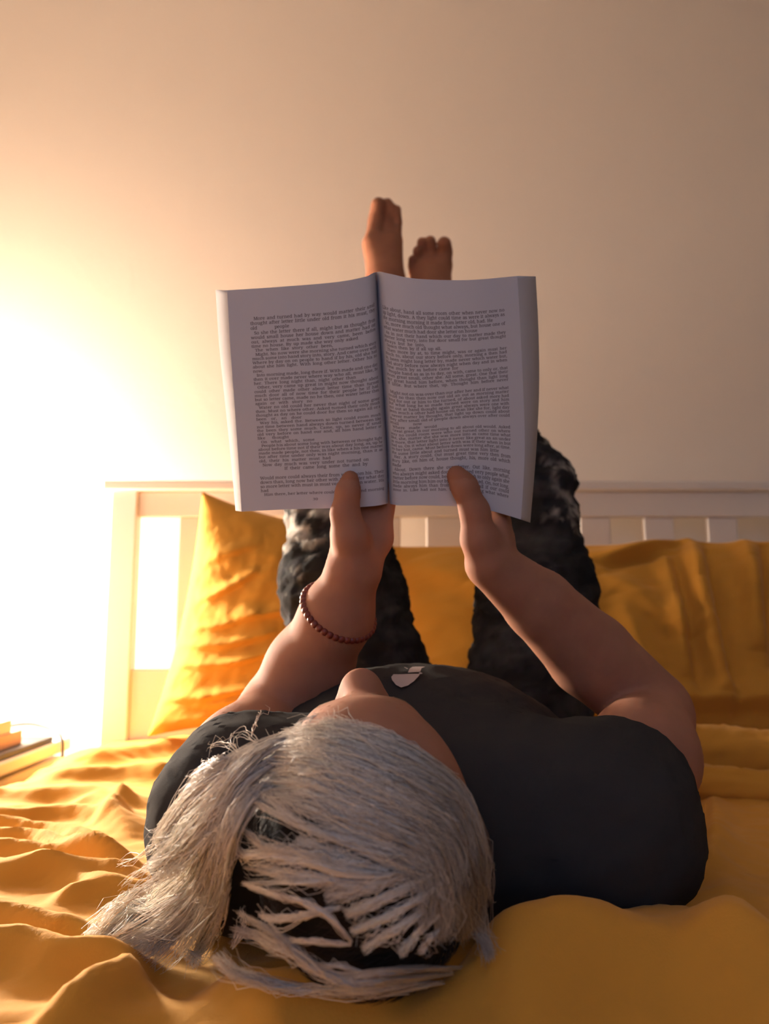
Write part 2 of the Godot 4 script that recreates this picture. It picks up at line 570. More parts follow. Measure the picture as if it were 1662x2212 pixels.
	for f in folds:
		var pts: PackedVector3Array = f[0]
		var high: float = f[1]
		var wf: float = f[2]
		var wn: float = f[3]
		var far_reach := maxf(wf, wn) * 2.6
		var lo := pts[0]
		var hi := pts[0]
		var total := 0.0
		for p in pts:
			lo = lo.min(p)
			hi = hi.max(p)
		for k in pts.size() - 1: total += pts[k].distance_to(pts[k + 1])
		for j in range(maxi(0, int((lo.z - far_reach - z0) / cell)), mini(h, int((hi.z + far_reach - z0) / cell) + 1)):
			for i in range(maxi(0, int((lo.x - far_reach - x0) / cell)), mini(w, int((hi.x + far_reach - x0) / cell) + 1)):
				var p := Vector3(x0 + i * cell, 0, z0 + j * cell)
				var best := 1e9
				var side := 0.0
				var along := 0.0
				var gone := 0.0
				for k in pts.size() - 1:
					var e := pts[k + 1] - pts[k]
					var len := e.length()
					var t := clampf((p - pts[k]).dot(e) / (len * len), 0.0, 1.0)
					var q := p - pts[k] - e * t
					var dd := q.length_squared()
					if dd < best:
						best = dd
						side = e.x * q.z - e.z * q.x
						along = (gone + t * len) / total
					gone += len
				var dist := sqrt(best)
				var ww := wn if side > 0.0 else wf
				if dist < ww * 2.6:
					var fade := smoothstep(0.0, 0.22, along) * smoothstep(0.0, 0.22, 1.0 - along)
					lift[j * w + i] += high * fade * exp(-dist * dist / (ww * ww))
	var v := PackedVector3Array()
	var edge := -0.635
	var r := 0.05
	for j in h:
		for i in w:
			var x := x0 + i * cell
			var z := z0 + j * cell
			var y := BED + lift[j * w + i]
			if x < edge:
				var s := edge - x
				var turn := minf(s / r, PI * 0.5)
				var n := Vector3(-sin(turn), cos(turn), 0)
				var c := Vector3(edge, BED - r, z) + n * (r + lift[j * w + i])
				if s > r * PI * 0.5: c.y -= s - r * PI * 0.5
				v.append(c)
			else: v.append(Vector3(x, y, z))
	var ix := grid_index(w, h)
	var m := part("bedspread", arrays_mesh(v, normals_of(v, ix), ix), M.linen, self)
	m.set_meta("label", "rumpled mustard yellow bedspread covering the whole bed under the reader")
	m.set_meta("category", "bedspread")

# a pillow stood between four corners; creases run through its front in (u, v)
func pillow(label: String, tl: Vector3, tr: Vector3, bl: Vector3, br: Vector3, thick: float, creases: Array, sd: float) -> void:
	var n := 90
	var v := PackedVector3Array()
	var out := (tr - tl).cross(tl - bl).normalized()
	if out.z < 0.0: out = -out
	for sideways in [1.0, -1.0]:
		for j in n:
			for i in n:
				var u := float(i) / (n - 1)
				var t := float(j) / (n - 1)
				var cu := 2.0 * u - 1.0
				var ct := 2.0 * t - 1.0
				# the edges draw in between the corners
				var su := 0.5 + 0.5 * cu * (1.0 - 0.09 * (1.0 - ct * ct))
				var stt := 0.5 + 0.5 * ct * (1.0 - 0.07 * (1.0 - cu * cu))
				var p := tl.lerp(tr, su).lerp(bl.lerp(br, su), stt)
				var puff := pow(maxf(0.0, (1.0 - pow(absf(cu), 2.6)) * (1.0 - pow(absf(ct), 2.6))), 0.55)
				var rise := thick * puff
				if sideways > 0.0:
					var rim := minf(1.0, puff * 2.5)
					rise += rim * (0.007 * noise.get_noise_2d(u * 4.0 + sd, t * 5.0) + 0.002 * noise.get_noise_2d(u * 11.0, t * 13.0 + sd))
					for c in creases:
						var a := Vector2(c[0], c[1])
						var b := Vector2(c[2], c[3])
						var q := Vector2(u, t) - a
						var e := b - a
						var s := clampf(q.dot(e) / e.length_squared(), 0.0, 1.0)
						var bow: float = c[6] * sin(s * PI) if c.size() > 6 else 0.0
						var off := (q - e * s - Vector2(-e.y, e.x).normalized() * bow)
						var sg := signf(e.cross(off))
						var ww: float = c[5] * (0.55 if sg > 0.0 else 1.3)
						rise += rim * c[4] * exp(-off.length_squared() / (ww * ww)) * sqrt(maxf(0.0, sin(s * PI)))
				v.append(p + out * rise * (1.0 if sideways > 0.0 else -0.75))
	var ix := grid_index(n, n)
	ix.append_array(grid_index(n, n, true, n * n))
	var m := part(numbered("pillow"), arrays_mesh(v, normals_of(v, ix), ix), M.linen, self)
	m.set_meta("label", label)
	m.set_meta("category", "pillow")
	m.set_meta("group", "pillows against the headboard")

func pillows() -> void:
	pillow("mustard pillow stood on the lamp side, its free corner by the headboard post", Vector3(-0.4126, 1.1407, -1.7600), Vector3(-0.0330, 1.0525, -1.8000), Vector3(-0.5207, 0.5990, -1.7800), Vector3(-0.0298, 0.6429, -1.6800), 0.10,
		[[0.05, 0.62, 0.55, 0.55, 0.015, 0.022, 0.03], [0.04, 0.70, 0.6, 0.62, 0.017, 0.024, 0.04], [0.03, 0.84, 0.6, 0.76, 0.017, 0.022, 0.04], [0.2, 0.88, 0.7, 0.83, 0.013, 0.02, 0.02], [0.08, 0.44, 0.40, 0.27, 0.014, 0.024, 0.02], [0.22, 0.49, 0.7, 0.42, 0.012, 0.026, 0.02], [0.08, 0.28, 0.4, 0.14, 0.010, 0.035, 0.0], [0.03, 0.95, 0.6, 0.90, 0.013, 0.025, 0.02], [0.1, 0.55, 0.45, 0.47, 0.010, 0.018, 0.02]], 1.0)
	pillow("mustard pillow slumped against the headboard on the side away from the lamp", Vector3(0.0074, 1.0205, -1.8000), Vector3(1.0184, 1.0365, -1.8000), Vector3(0.0126, 0.6202, -1.5800), Vector3(0.8546, 0.6074, -1.5500), 0.09,
		[[0.46, 0.19, 0.67, 0.02, 0.034, 0.045], [0.665, 0.0, 0.745, 0.85, 0.050, 0.032, 0.02], [0.60, 0.10, 0.655, 0.80, 0.030, 0.03, 0.0], [0.79, 0.0, 0.83, 0.65, 0.040, 0.03, 0.0], [0.88, 0.0, 0.95, 0.7, 0.040, 0.035, 0.0], [0.47, 0.28, 0.66, 0.62, 0.026, 0.04, 0.0], [0.50, 0.40, 0.58, 0.9, 0.024, 0.04, 0.0], [0.5, 0.88, 0.97, 0.82, 0.03, 0.05, 0.03], [0.70, 0.04, 0.78, 0.95, -0.032, 0.018], [0.625, 0.15, 0.69, 0.9, -0.022, 0.016], [0.475, 0.24, 0.64, 0.14, -0.022, 0.025], [0.845, 0.05, 0.88, 0.8, -0.028, 0.018], [0.03, 0.12, 0.32, 0.55, 0.018, 0.07, 0.0]], 4.0)
	# the bunched edge of a duvet
	var st := tool()
	var at := 0
	for q in [[0.395, 1.02, 0.612, -1.41, 0.052, 2.0], [0.43, 1.02, 0.588, -1.305, 0.028, 9.0]]:
		var n := 60
		var k := 28
		for i in n:
			var t := float(i) / (n - 1)
			var x := lerpf(q[0], q[1], t)
			var swell := sqrt(clampf(t * 9.0, 0.0, 1.0))
			for j in k:
				var a := TAU * j / k
				var rr: float = q[4] * swell * (1.0 + 0.30 * noise.get_noise_3d(x * 9.0, cos(a) * 1.3 + q[5], sin(a) * 1.3) + 0.12 * noise.get_noise_3d(x * 30.0, cos(a) * 2.5 + q[5], sin(a) * 2.5))
				st.add_vertex(Vector3(x, q[2] + 0.008 * sin(x * 11.0 + q[5]) + sin(a) * rr, q[3] + 0.02 * sin(x * 7.0 + q[5]) - cos(a) * rr))
		for i in n - 1:
			for j in k:
				var p := at + i * k + j
				var s := at + i * k + (j + 1) % k
				for v in [p, p + k, s, s, p + k, s + k]: st.add_index(v)
		at += n * k
	st.generate_normals()
	var m := part("duvet", st.commit(), M.linen, self)
	m.set_meta("label", "mustard duvet rolled up in thick folds in front of the slumped pillow")
	m.set_meta("category", "duvet")

# ---------------------------------------------------------------- lamp side
func nightstand() -> void:
	var x := -0.74
	var n := thing("nightstand", "white nightstand between the bed and the lamp, books on its top", "nightstand", Vector3(-1.035, 0, -1.62))
	part("top", box(Vector3(-0.31, 0.558, -0.26), Vector3(0.31, 0.585, 0.26), 0.004), M.white_wood, n)
	part("body", box(Vector3(-0.295, 0.12, -0.25), Vector3(0.295, 0.545, 0.25), 0.003), M.white_wood, n)
	part("drawer", box(Vector3(-0.28, 0.36, 0.25), Vector3(0.28, 0.53, 0.268), 0.003), M.white_wood, n)
	part("knob", lathe(PackedVector2Array([Vector2(0, 0.0), Vector2(0.012, 0.004), Vector2(0.014, 0.012), Vector2(0, 0.018)]), 16), M.white_wood, n).position = Vector3(0, 0.445, 0.268)
	for sx in [-1.0, 1.0]:
		for sz in [-1.0, 1.0]:
			part("leg", box(Vector3(sx * 0.27 - 0.022, 0, sz * 0.24 - 0.022), Vector3(sx * 0.27 + 0.022, 0.12, sz * 0.24 + 0.022), 0.003), M.white_wood, n)
	# books lying on it
	var stack := [
		["black covered book lying lowest on the nightstand, jutting towards the bed", Vector3(-0.81, 0.585, -1.60), Vector3(0.15, 0.012, 0.40), 0.0, lin(0.012, 0.012, 0.013)],
		["pale brown book in the middle of the nightstand stack", Vector3(-0.835, 0.597, -1.55), Vector3(0.15, 0.028, 0.30), 0.0, lin(0.55, 0.30, 0.17)],
		["cream paperback lying topmost on the nightstand stack", Vector3(-0.84, 0.625, -1.535), Vector3(0.15, 0.025, 0.25), 0.0, lin(0.72, 0.55, 0.38)]]
	for s in stack:
		var b := thing("book", s[0], "book", s[1], "books stacked on the nightstand")
		b.rotation.y = s[3]
		var d: Vector3 = s[2]
		var cm := mat(s[4], 0.5)
		part("cover", box(Vector3(-d.x * 0.5, 0, -d.z * 0.5), Vector3(d.x * 0.5, 0.0022, d.z * 0.5), 0.0008), cm, b)
		part("cover", box(Vector3(-d.x * 0.5, d.y - 0.0022, -d.z * 0.5), Vector3(d.x * 0.5, d.y, d.z * 0.5), 0.0008), cm, b)
		part("spine", box(Vector3(d.x * 0.5 - 0.002, 0.002, -d.z * 0.5), Vector3(d.x * 0.5, d.y - 0.002, d.z * 0.5), 0.0006), cm, b)
		part("pages", box(Vector3(-d.x * 0.5 + 0.004, 0.002, -d.z * 0.5 + 0.003), Vector3(d.x * 0.5 - 0.002, d.y - 0.002, d.z * 0.5 - 0.003), 0.0006), M.paper, b)
	# the lamp stands behind the nightstand
	var l := thing("floor_lamp", "glowing floor lamp standing behind the nightstand, against the wall beside the headboard", "lamp", Vector3(-1.22, 0, -1.945))
	part("base", lathe(PackedVector2Array([Vector2(0, 0), Vector2(0.118, 0), Vector2(0.12, 0.008), Vector2(0.11, 0.018), Vector2(0.02, 0.03), Vector2(0.011, 0.05), Vector2(0, 0.05)])), M.white_wood, l)
	part("pole", lathe(PackedVector2Array([Vector2(0, 0.04), Vector2(0.011, 0.04), Vector2(0.011, 0.96), Vector2(0, 0.96)]), 20), M.white_wood, l)
	var glow := mat(lin(0.85, 0.7, 0.5), 0.8)
	glow.emission_enabled = true
	glow.emission = Color(1.0, 0.82, 0.62)
	glow.emission_energy_multiplier = 2.5
	part("lamp_shade", lathe(PackedVector2Array([Vector2(0.02, 0.925), Vector2(0.118, 0.928), Vector2(0.12, 0.935), Vector2(0.095, 1.145), Vector2(0.093, 1.151), Vector2(0.02, 1.152)])), glow, l)
	var st := tool()
	var pts := PackedVector3Array([Vector3(-0.90, 0.588, -1.80), Vector3(-0.86, 0.612, -1.835), Vector3(-0.815, 0.618, -1.85), Vector3(-0.775, 0.612, -1.845), Vector3(-0.742, 0.603, -1.83), Vector3(-0.722, 0.590, -1.815), Vector3(-0.716, 0.555, -1.81), Vector3(-0.716, 0.40, -1.81)])
	add_tube(st, 0, spline(pts, 48), 0.0032, 0.0032, 8)
	var cb := part("cable", st.commit(), M.cord, self)
	cb.set_meta("label", "thin dark cable looping over the nightstand top and down beside the bed")
	cb.set_meta("category", "cable")
	# the shade glows all round; an added spot brightens the bed beyond that glow
	var o := OmniLight3D.new()
	o.name = "lamp_light"
	o.position = Vector3(0, 1.04, 0)
	o.light_color = Color(1.0, 0.932, 0.862)
	o.light_energy = 2.3
	o.light_size = 0.09
	o.omni_range = 8.0
	o.omni_attenuation = 2.0
	o.shadow_enabled = true
	l.add_child(o)
	var d := SpotLight3D.new()
	d.name = "added_bed_spot"
	d.look_at_from_position(Vector3(0, 1.04, 0), Vector3(1.0, 0.60, 1.05))
	d.light_color = Color(1.0, 0.932, 0.862)
	d.light_energy = 4.6
	d.light_size = 0.09
	d.spot_range = 8.0
	d.spot_angle = 76.0
	d.spot_attenuation = 2.0
	d.spot_angle_attenuation = 1.0
	d.shadow_enabled = true
	l.add_child(d)

# ---------------------------------------------------------------- the reader
var head := Basis()

func hp(x: float, y: float, z: float) -> Vector3:
	return HEAD + head * Vector3(x, y, z)      # x to the right ear, y out of the face, z to the crown

func skin_field() -> Field:
	var f := Field.new()
	# skull, face, neck
	f.egg(hp(0, -0.002, 0.004), Vector3(0.079, 0.100, 0.103), 0.02, head)
	f.egg(hp(0, 0.032, -0.062), Vector3(0.058, 0.056, 0.07), 0.03, head)
	f.egg(hp(0, 0.035, -0.098), Vector3(0.05, 0.042, 0.04), 0.03, head)
	f.egg(hp(0, 0.062, -0.12), Vector3(0.02, 0.018, 0.018), 0.025, head)
	f.bone(hp(-0.026, 0.080, -0.006), hp(0.026, 0.080, -0.006), 0.011, 0.011, 0.02)
	for s in [-1.0, 1.0]:
		f.egg(hp(s * 0.033, 0.086, -0.024), Vector3(0.017, 0.012, 0.011), 0.01, head, true)
		f.egg(hp(s * 0.032, 0.073, -0.023), Vector3(0.0135, 0.0132, 0.0130), 0.004, head)
		f.egg(hp(s * 0.036, 0.068, -0.055), Vector3(0.018, 0.016, 0.018), 0.02, head)
		f.egg(hp(s * 0.08, -0.012, -0.025), Vector3(0.010, 0.02, 0.032), 0.01, head)
		f.egg(hp(s * 0.086, -0.004, -0.022), Vector3(0.006, 0.011, 0.018), 0.006, head, true)
		f.bone(hp(s * 0.004, 0.106, -0.050), hp(s * 0.0150, 0.099, -0.053), 0.010, 0.0085, 0.014)
		f.bone(hp(0, 0.094, -0.083), hp(s * 0.022, 0.086, -0.084), 0.0055, 0.003, 0.006)
		f.bone(hp(0, 0.092, -0.093), hp(s * 0.019, 0.086, -0.091), 0.006, 0.003, 0.006)
	f.bone(hp(0, 0.088, -0.012), hp(0, 0.112, -0.048), 0.0095, 0.0150, 0.016)
	f.bone(hp(0, -0.015, -0.06), Vector3(0.025, 0.655, -0.80), 0.052, 0.06, 0.03)
	f.bone(Vector3(0.025, 0.655, -0.80), Vector3(0.04, 0.655, -0.86), 0.06, 0.085, 0.03)
	# arms
	f.bone(Vector3(0.10, 0.655, -0.80), Vector3(0.205, 0.655, -0.78), 0.06, 0.06, 0.03)
	f.chain(PackedVector3Array([Vector3(0.205, 0.655, -0.78), Vector3(0.275, 0.705, -0.87), Vector3(0.3176, 0.7403, -0.9550)]), PackedFloat32Array([0.058, 0.054, 0.047]), 0.03)
	f.chain(PackedVector3Array([Vector3(0.3148, 0.7499, -0.9650), Vector3(0.2426, 0.8107, -0.9450), Vector3(0.1763, 0.8690, -0.9050), Vector3(0.1168, 0.9128, -0.8680)]), PackedFloat32Array([0.046, 0.0495, 0.0395, 0.0275]), 0.008)
	f.bone(Vector3(-0.02, 0.655, -0.80), Vector3(-0.13, 0.655, -0.77), 0.06, 0.06, 0.03)
	f.chain(PackedVector3Array([Vector3(-0.13, 0.655, -0.77), Vector3(-0.15, 0.70, -0.87), Vector3(-0.1257, 0.7434, -0.9750)]), PackedFloat32Array([0.058, 0.054, 0.046]), 0.03)
	f.chain(PackedVector3Array([Vector3(-0.1223, 0.7434, -0.9750), Vector3(-0.0893, 0.7943, -0.9500), Vector3(-0.0540, 0.8564, -0.9000), Vector3(-0.0341, 0.9026, -0.8680)]), PackedFloat32Array([0.047, 0.049, 0.0385, 0.029]), 0.02)
	hand_left(f)
	hand_right(f)
	return f

# palm to the viewer, thumb over the page, fingers up behind the cover
func hand_left(f: Field) -> void:
	var w := Vector3(-0.0351, 0.9057, -0.8680)
	f.chain(PackedVector3Array([w + Vector3(-0.008, 0, 0), Vector3(-0.0428, 0.9481, -0.8720), Vector3(-0.0444, 0.9795, -0.8800)]), PackedFloat32Array([0.019, 0.0145, 0.0125]), 0.014)
	f.chain(PackedVector3Array([w, Vector3(-0.0326, 0.9486, -0.8760), Vector3(-0.0315, 0.9833, -0.8840)]), PackedFloat32Array([0.019, 0.0150, 0.0125]), 0.014)
	f.chain(PackedVector3Array([w + Vector3(0.006, 0, -0.002), Vector3(-0.0176, 0.9462, -0.8780), Vector3(-0.0147, 0.9813, -0.8850)]), PackedFloat32Array([0.018, 0.0150, 0.012]), 0.014)
	f.chain(PackedVector3Array([w + Vector3(0.010, 0, -0.003), Vector3(-0.0067, 0.9410, -0.8780), Vector3(0.0005, 0.9748, -0.8840)]), PackedFloat32Array([0.017, 0.0140, 0.011]), 0.012)
	f.chain(PackedVector3Array([Vector3(-0.0444, 0.9795, -0.8800), Vector3(-0.0444, 1.0272, -0.8740), Vector3(-0.0443, 1.0552, -0.8680), Vector3(-0.0421, 1.0750, -0.8620)]), PackedFloat32Array([0.0115, 0.0095, 0.0085, 0.007]), 0.003)
	f.chain(PackedVector3Array([Vector3(-0.0315, 0.9833, -0.8840), Vector3(-0.0267, 1.0381, -0.8750), Vector3(-0.0225, 1.0696, -0.8680), Vector3(-0.0193, 1.0927, -0.8620)]), PackedFloat32Array([0.0115, 0.0095, 0.0085, 0.007]), 0.003)
	f.chain(PackedVector3Array([Vector3(-0.0147, 0.9813, -0.8850), Vector3(-0.0058, 1.0338, -0.8800), Vector3(0.0005, 1.0636, -0.8740), Vector3(0.0037, 1.0852, -0.8700)]), PackedFloat32Array([0.011, 0.0092, 0.0082, 0.007]), 0.003)
	f.chain(PackedVector3Array([Vector3(0.0005, 0.9748, -0.8840), Vector3(0.0152, 1.0177, -0.8800), Vector3(0.0215, 1.0381, -0.8750), Vector3(0.0256, 1.0530, -0.8700)]), PackedFloat32Array([0.010, 0.0082, 0.0072, 0.006]), 0.003)
	# thumb with its ball
	f.chain(PackedVector3Array([Vector3(-0.0327, 0.9184, -0.8550), Vector3(-0.0370, 0.9402, -0.8460), Vector3(-0.0424, 0.9647, -0.8410), Vector3(-0.0393, 0.9881, -0.8360), Vector3(-0.0368, 1.0019, -0.8340)]), PackedFloat32Array([0.019, 0.0185, 0.0145, 0.0118, 0.0090]), 0.010)

# thumb to the viewer, the back of the hand turned outwards, fingers across behind the cover
func hand_right(f: Field) -> void:
	var w := Vector3(0.1178, 0.9138, -0.8680)
	f.chain(PackedVector3Array([w, Vector3(0.1209, 0.9404, -0.8720), Vector3(0.1256, 0.9658, -0.8800)]), PackedFloat32Array([0.020, 0.0170, 0.0135]), 0.014)
	f.chain(PackedVector3Array([w + Vector3(0, 0, -0.008), Vector3(0.1262, 0.9394, -0.8880), Vector3(0.1326, 0.9631, -0.9000)]), PackedFloat32Array([0.020, 0.0165, 0.0130]), 0.014)
	f.chain(PackedVector3Array([w + Vector3(0, 0, -0.014), Vector3(0.1281, 0.9365, -0.9020), Vector3(0.1360, 0.9554, -0.9170)]), PackedFloat32Array([0.019, 0.0155, 0.0125]), 0.014)
	f.chain(PackedVector3Array([w + Vector3(0, 0, -0.018), Vector3(0.1284, 0.9321, -0.9120), Vector3(0.1366, 0.9469, -0.9300)]), PackedFloat32Array([0.017, 0.0145, 0.0115]), 0.012)
	f.chain(PackedVector3Array([Vector3(0.1256, 0.9658, -0.8800), Vector3(0.1208, 1.0092, -0.8770), Vector3(0.1091, 1.0321, -0.8720), Vector3(0.0974, 1.0461, -0.8680)]), PackedFloat32Array([0.0122, 0.0098, 0.0086, 0.007]), 0.003)
	f.chain(PackedVector3Array([Vector3(0.1326, 0.9631, -0.9000), Vector3(0.1207, 1.0029, -0.8930), Vector3(0.1003, 1.0177, -0.8800), Vector3(0.0857, 1.0240, -0.8740)]), PackedFloat32Array([0.0120, 0.0098, 0.0086, 0.007]), 0.003)
	f.chain(PackedVector3Array([Vector3(0.1360, 0.9554, -0.9170), Vector3(0.1192, 0.9874, -0.9080), Vector3(0.0948, 0.9970, -0.8900), Vector3(0.0808, 0.9998, -0.8810)]), PackedFloat32Array([0.0115, 0.0094, 0.0084, 0.007]), 0.003)
	f.chain(PackedVector3Array([Vector3(0.1366, 0.9469, -0.9300), Vector3(0.1227, 0.9712, -0.9210), Vector3(0.1068, 0.9799, -0.9050), Vector3(0.0961, 0.9837, -0.8940)]), PackedFloat32Array([0.0105, 0.0084, 0.0075, 0.006]), 0.003)
	f.chain(PackedVector3Array([Vector3(0.1115, 0.9186, -0.8580), Vector3(0.1028, 0.9381, -0.8500), Vector3(0.0973, 0.9673, -0.8420), Vector3(0.0860, 0.9930, -0.8350), Vector3(0.0776, 1.0054, -0.8340)]), PackedFloat32Array([0.0195, 0.0190, 0.0148, 0.0130, 0.0108]), 0.010)

func feet_field() -> Field:
	var f := Field.new()
	f.chain(PackedVector3Array([Vector3(0.0067, 1.4059, -1.5800), Vector3(0.0029, 1.4946, -1.6000), Vector3(0.0020, 1.5804, -1.6300)]), PackedFloat32Array([0.038, 0.034, 0.036]), 0.02)
	f.bone(Vector3(0.0020, 1.5804, -1.6300), Vector3(-0.0237, 1.6783, -1.6550), 0.036, 0.026, 0.02)
	f.bone(Vector3(0.0020, 1.5804, -1.6300), Vector3(0.0072, 1.6863, -1.6600), 0.036, 0.024, 0.02)
	f.bone(Vector3(0.0050, 1.5804, -1.6300), Vector3(0.0228, 1.6921, -1.6650), 0.03, 0.017, 0.02)
	f.chain(PackedVector3Array([Vector3(-0.0237, 1.6837, -1.6550), Vector3(-0.0176, 1.7379, -1.6600), Vector3(-0.0134, 1.7711, -1.6500)]), PackedFloat32Array([0.022, 0.0185, 0.0168]), 0.008)
	f.chain(PackedVector3Array([Vector3(-0.0010, 1.6917, -1.6600), Vector3(0.0042, 1.7495, -1.6650), Vector3(0.0073, 1.7783, -1.6550)]), PackedFloat32Array([0.016, 0.0125, 0.0112]), 0.006)
	f.chain(PackedVector3Array([Vector3(0.0093, 1.6928, -1.6620), Vector3(0.0156, 1.7455, -1.6680), Vector3(0.0166, 1.7683, -1.6550)]), PackedFloat32Array([0.015, 0.0115, 0.0100]), 0.006)
	f.chain(PackedVector3Array([Vector3(0.0176, 1.6943, -1.6650), Vector3(0.0219, 1.7355, -1.6700), Vector3(0.0228, 1.7556, -1.6600)]), PackedFloat32Array([0.014, 0.010, 0.0092]), 0.005)
	f.chain(PackedVector3Array([Vector3(0.0259, 1.6943, -1.6650), Vector3(0.0302, 1.7384, -1.6650), Vector3(0.0291, 1.7656, -1.6580)]), PackedFloat32Array([0.013, 0.0092, 0.0085]), 0.005)
	# the other foot, big toe on its far side
	f.chain(PackedVector3Array([Vector3(0.1004, 1.4028, -1.6000), Vector3(0.1050, 1.4963, -1.6300), Vector3(0.1055, 1.5831, -1.6600)]), PackedFloat32Array([0.038, 0.034, 0.038]), 0.02)
	f.bone(Vector3(0.1075, 1.5723, -1.6600), Vector3(0.1293, 1.6365, -1.6700), 0.036, 0.023, 0.02)
	f.bone(Vector3(0.1075, 1.5723, -1.6600), Vector3(0.0973, 1.6365, -1.6700), 0.036, 0.024, 0.02)
	f.bone(Vector3(0.1034, 1.5670, -1.6600), Vector3(0.0734, 1.6201, -1.6700), 0.034, 0.018, 0.02)
	f.chain(PackedVector3Array([Vector3(0.1304, 1.6365, -1.6700), Vector3(0.1355, 1.6669, -1.6650), Vector3(0.1324, 1.6790, -1.6500)]), PackedFloat32Array([0.020, 0.0165, 0.0160]), 0.004)
	f.chain(PackedVector3Array([Vector3(0.1066, 1.6365, -1.6700), Vector3(0.1048, 1.6693, -1.6700), Vector3(0.1020, 1.6881, -1.6550)]), PackedFloat32Array([0.015, 0.0118, 0.0122]), 0.005)
	f.chain(PackedVector3Array([Vector3(0.0921, 1.6332, -1.6700), Vector3(0.0861, 1.6660, -1.6700), Vector3(0.0834, 1.6848, -1.6550)]), PackedFloat32Array([0.015, 0.0115, 0.0118]), 0.005)
	f.chain(PackedVector3Array([Vector3(0.0796, 1.6256, -1.6700), Vector3(0.0746, 1.6529, -1.6700), Vector3(0.0730, 1.6652, -1.6550)]), PackedFloat32Array([0.014, 0.011, 0.0105]), 0.005)
	f.chain(PackedVector3Array([Vector3(0.0692, 1.6114, -1.6700), Vector3(0.0629, 1.6341, -1.6650), Vector3(0.0616, 1.6457, -1.6550)]), PackedFloat32Array([0.012, 0.010, 0.0092]), 0.005)
	return f

# what the clothes hide, in a coarser mesh that overlaps the rest
func trunk_field(grow: float) -> Field:
	var f := Field.new()
	f.egg(Vector3(0.04, 0.662, -0.96), Vector3(0.175 + grow, 0.108 + grow, 0.21 + grow), 0.05)
	f.egg(Vector3(0.07, 0.65, -1.18), Vector3(0.155 + grow, 0.095 + grow, 0.2 + grow), 0.05)
	f.bone(Vector3(-0.13, 0.655, -0.80), Vector3(0.205, 0.655, -0.80), 0.062 + grow * 1.4, 0.062 + grow * 1.4, 0.04)
	return f

func legs_field(grow: float) -> Field:
	var f := Field.new()
	f.egg(Vector3(0.095, 0.655, -1.33), Vector3(0.18 + grow, 0.085 + grow, 0.13 + grow), 0.06)
	f.chain(PackedVector3Array([Vector3(-0.005, 0.67, -1.36), Vector3(-0.0754, 0.9080, -1.3850), Vector3(-0.1006, 1.0863, -1.4200)]), PackedFloat32Array([0.098 + grow, 0.085 + grow, 0.064 + grow]), 0.04)
	f.chain(PackedVector3Array([Vector3(-0.1006, 1.0897, -1.4200), Vector3(-0.0281, 1.2648, -1.5000), Vector3(0.0983, 1.4819, -1.6200)]), PackedFloat32Array([0.06 + grow, 0.055 + grow, 0.04 + grow]), 0.03)
	f.chain(PackedVector3Array([Vector3(0.235, 0.67, -1.36), Vector3(0.2661, 0.8919, -1.3850), Vector3(0.2695, 1.0846, -1.4200)]), PackedFloat32Array([0.098 + grow, 0.082 + grow, 0.058 + grow]), 0.04)
	f.chain(PackedVector3Array([Vector3(0.2696, 1.0897, -1.4200), Vector3(0.1622, 1.2648, -1.5000), Vector3(0.0107, 1.4702, -1.5900)]), PackedFloat32Array([0.06 + grow, 0.055 + grow, 0.04 + grow]), 0.03)
	return f

func shirt_field() -> Field:
	var f := trunk_field(0.014)
	f.egg(Vector3(0.035, 0.665, -0.98), Vector3(0.19, 0.123, 0.19), 0.05)
	f.bone(Vector3(0.12, 0.66, -0.81), Vector3(0.207, 0.658, -0.785), 0.088, 0.087, 0.04)
	f.bone(Vector3(0.207, 0.658, -0.785), Vector3(0.248, 0.690, -0.838), 0.082, 0.068, 0.03, true)
	f.bone(Vector3(-0.03, 0.66, -0.81), Vector3(-0.131, 0.658, -0.775), 0.088, 0.084, 0.04)
	f.bone(Vector3(-0.131, 0.658, -0.775), Vector3(-0.143, 0.695, -0.858), 0.080, 0.072, 0.03, true)
	return f

func ruffle(v: PackedVector3Array, n: PackedVector3Array, freq: Vector3, amount: float, fine: float) -> void:
	for i in v.size():
		var p := v[i] * freq
		var r := 1.0 - absf(noise.get_noise_3d(p.x, p.y, p.z)) * 2.4
		v[i] += n[i] * (amount * (r - 0.5) + fine * noise.get_noise_3d(p.x * 3.1, p.y * 3.1, p.z * 3.1))

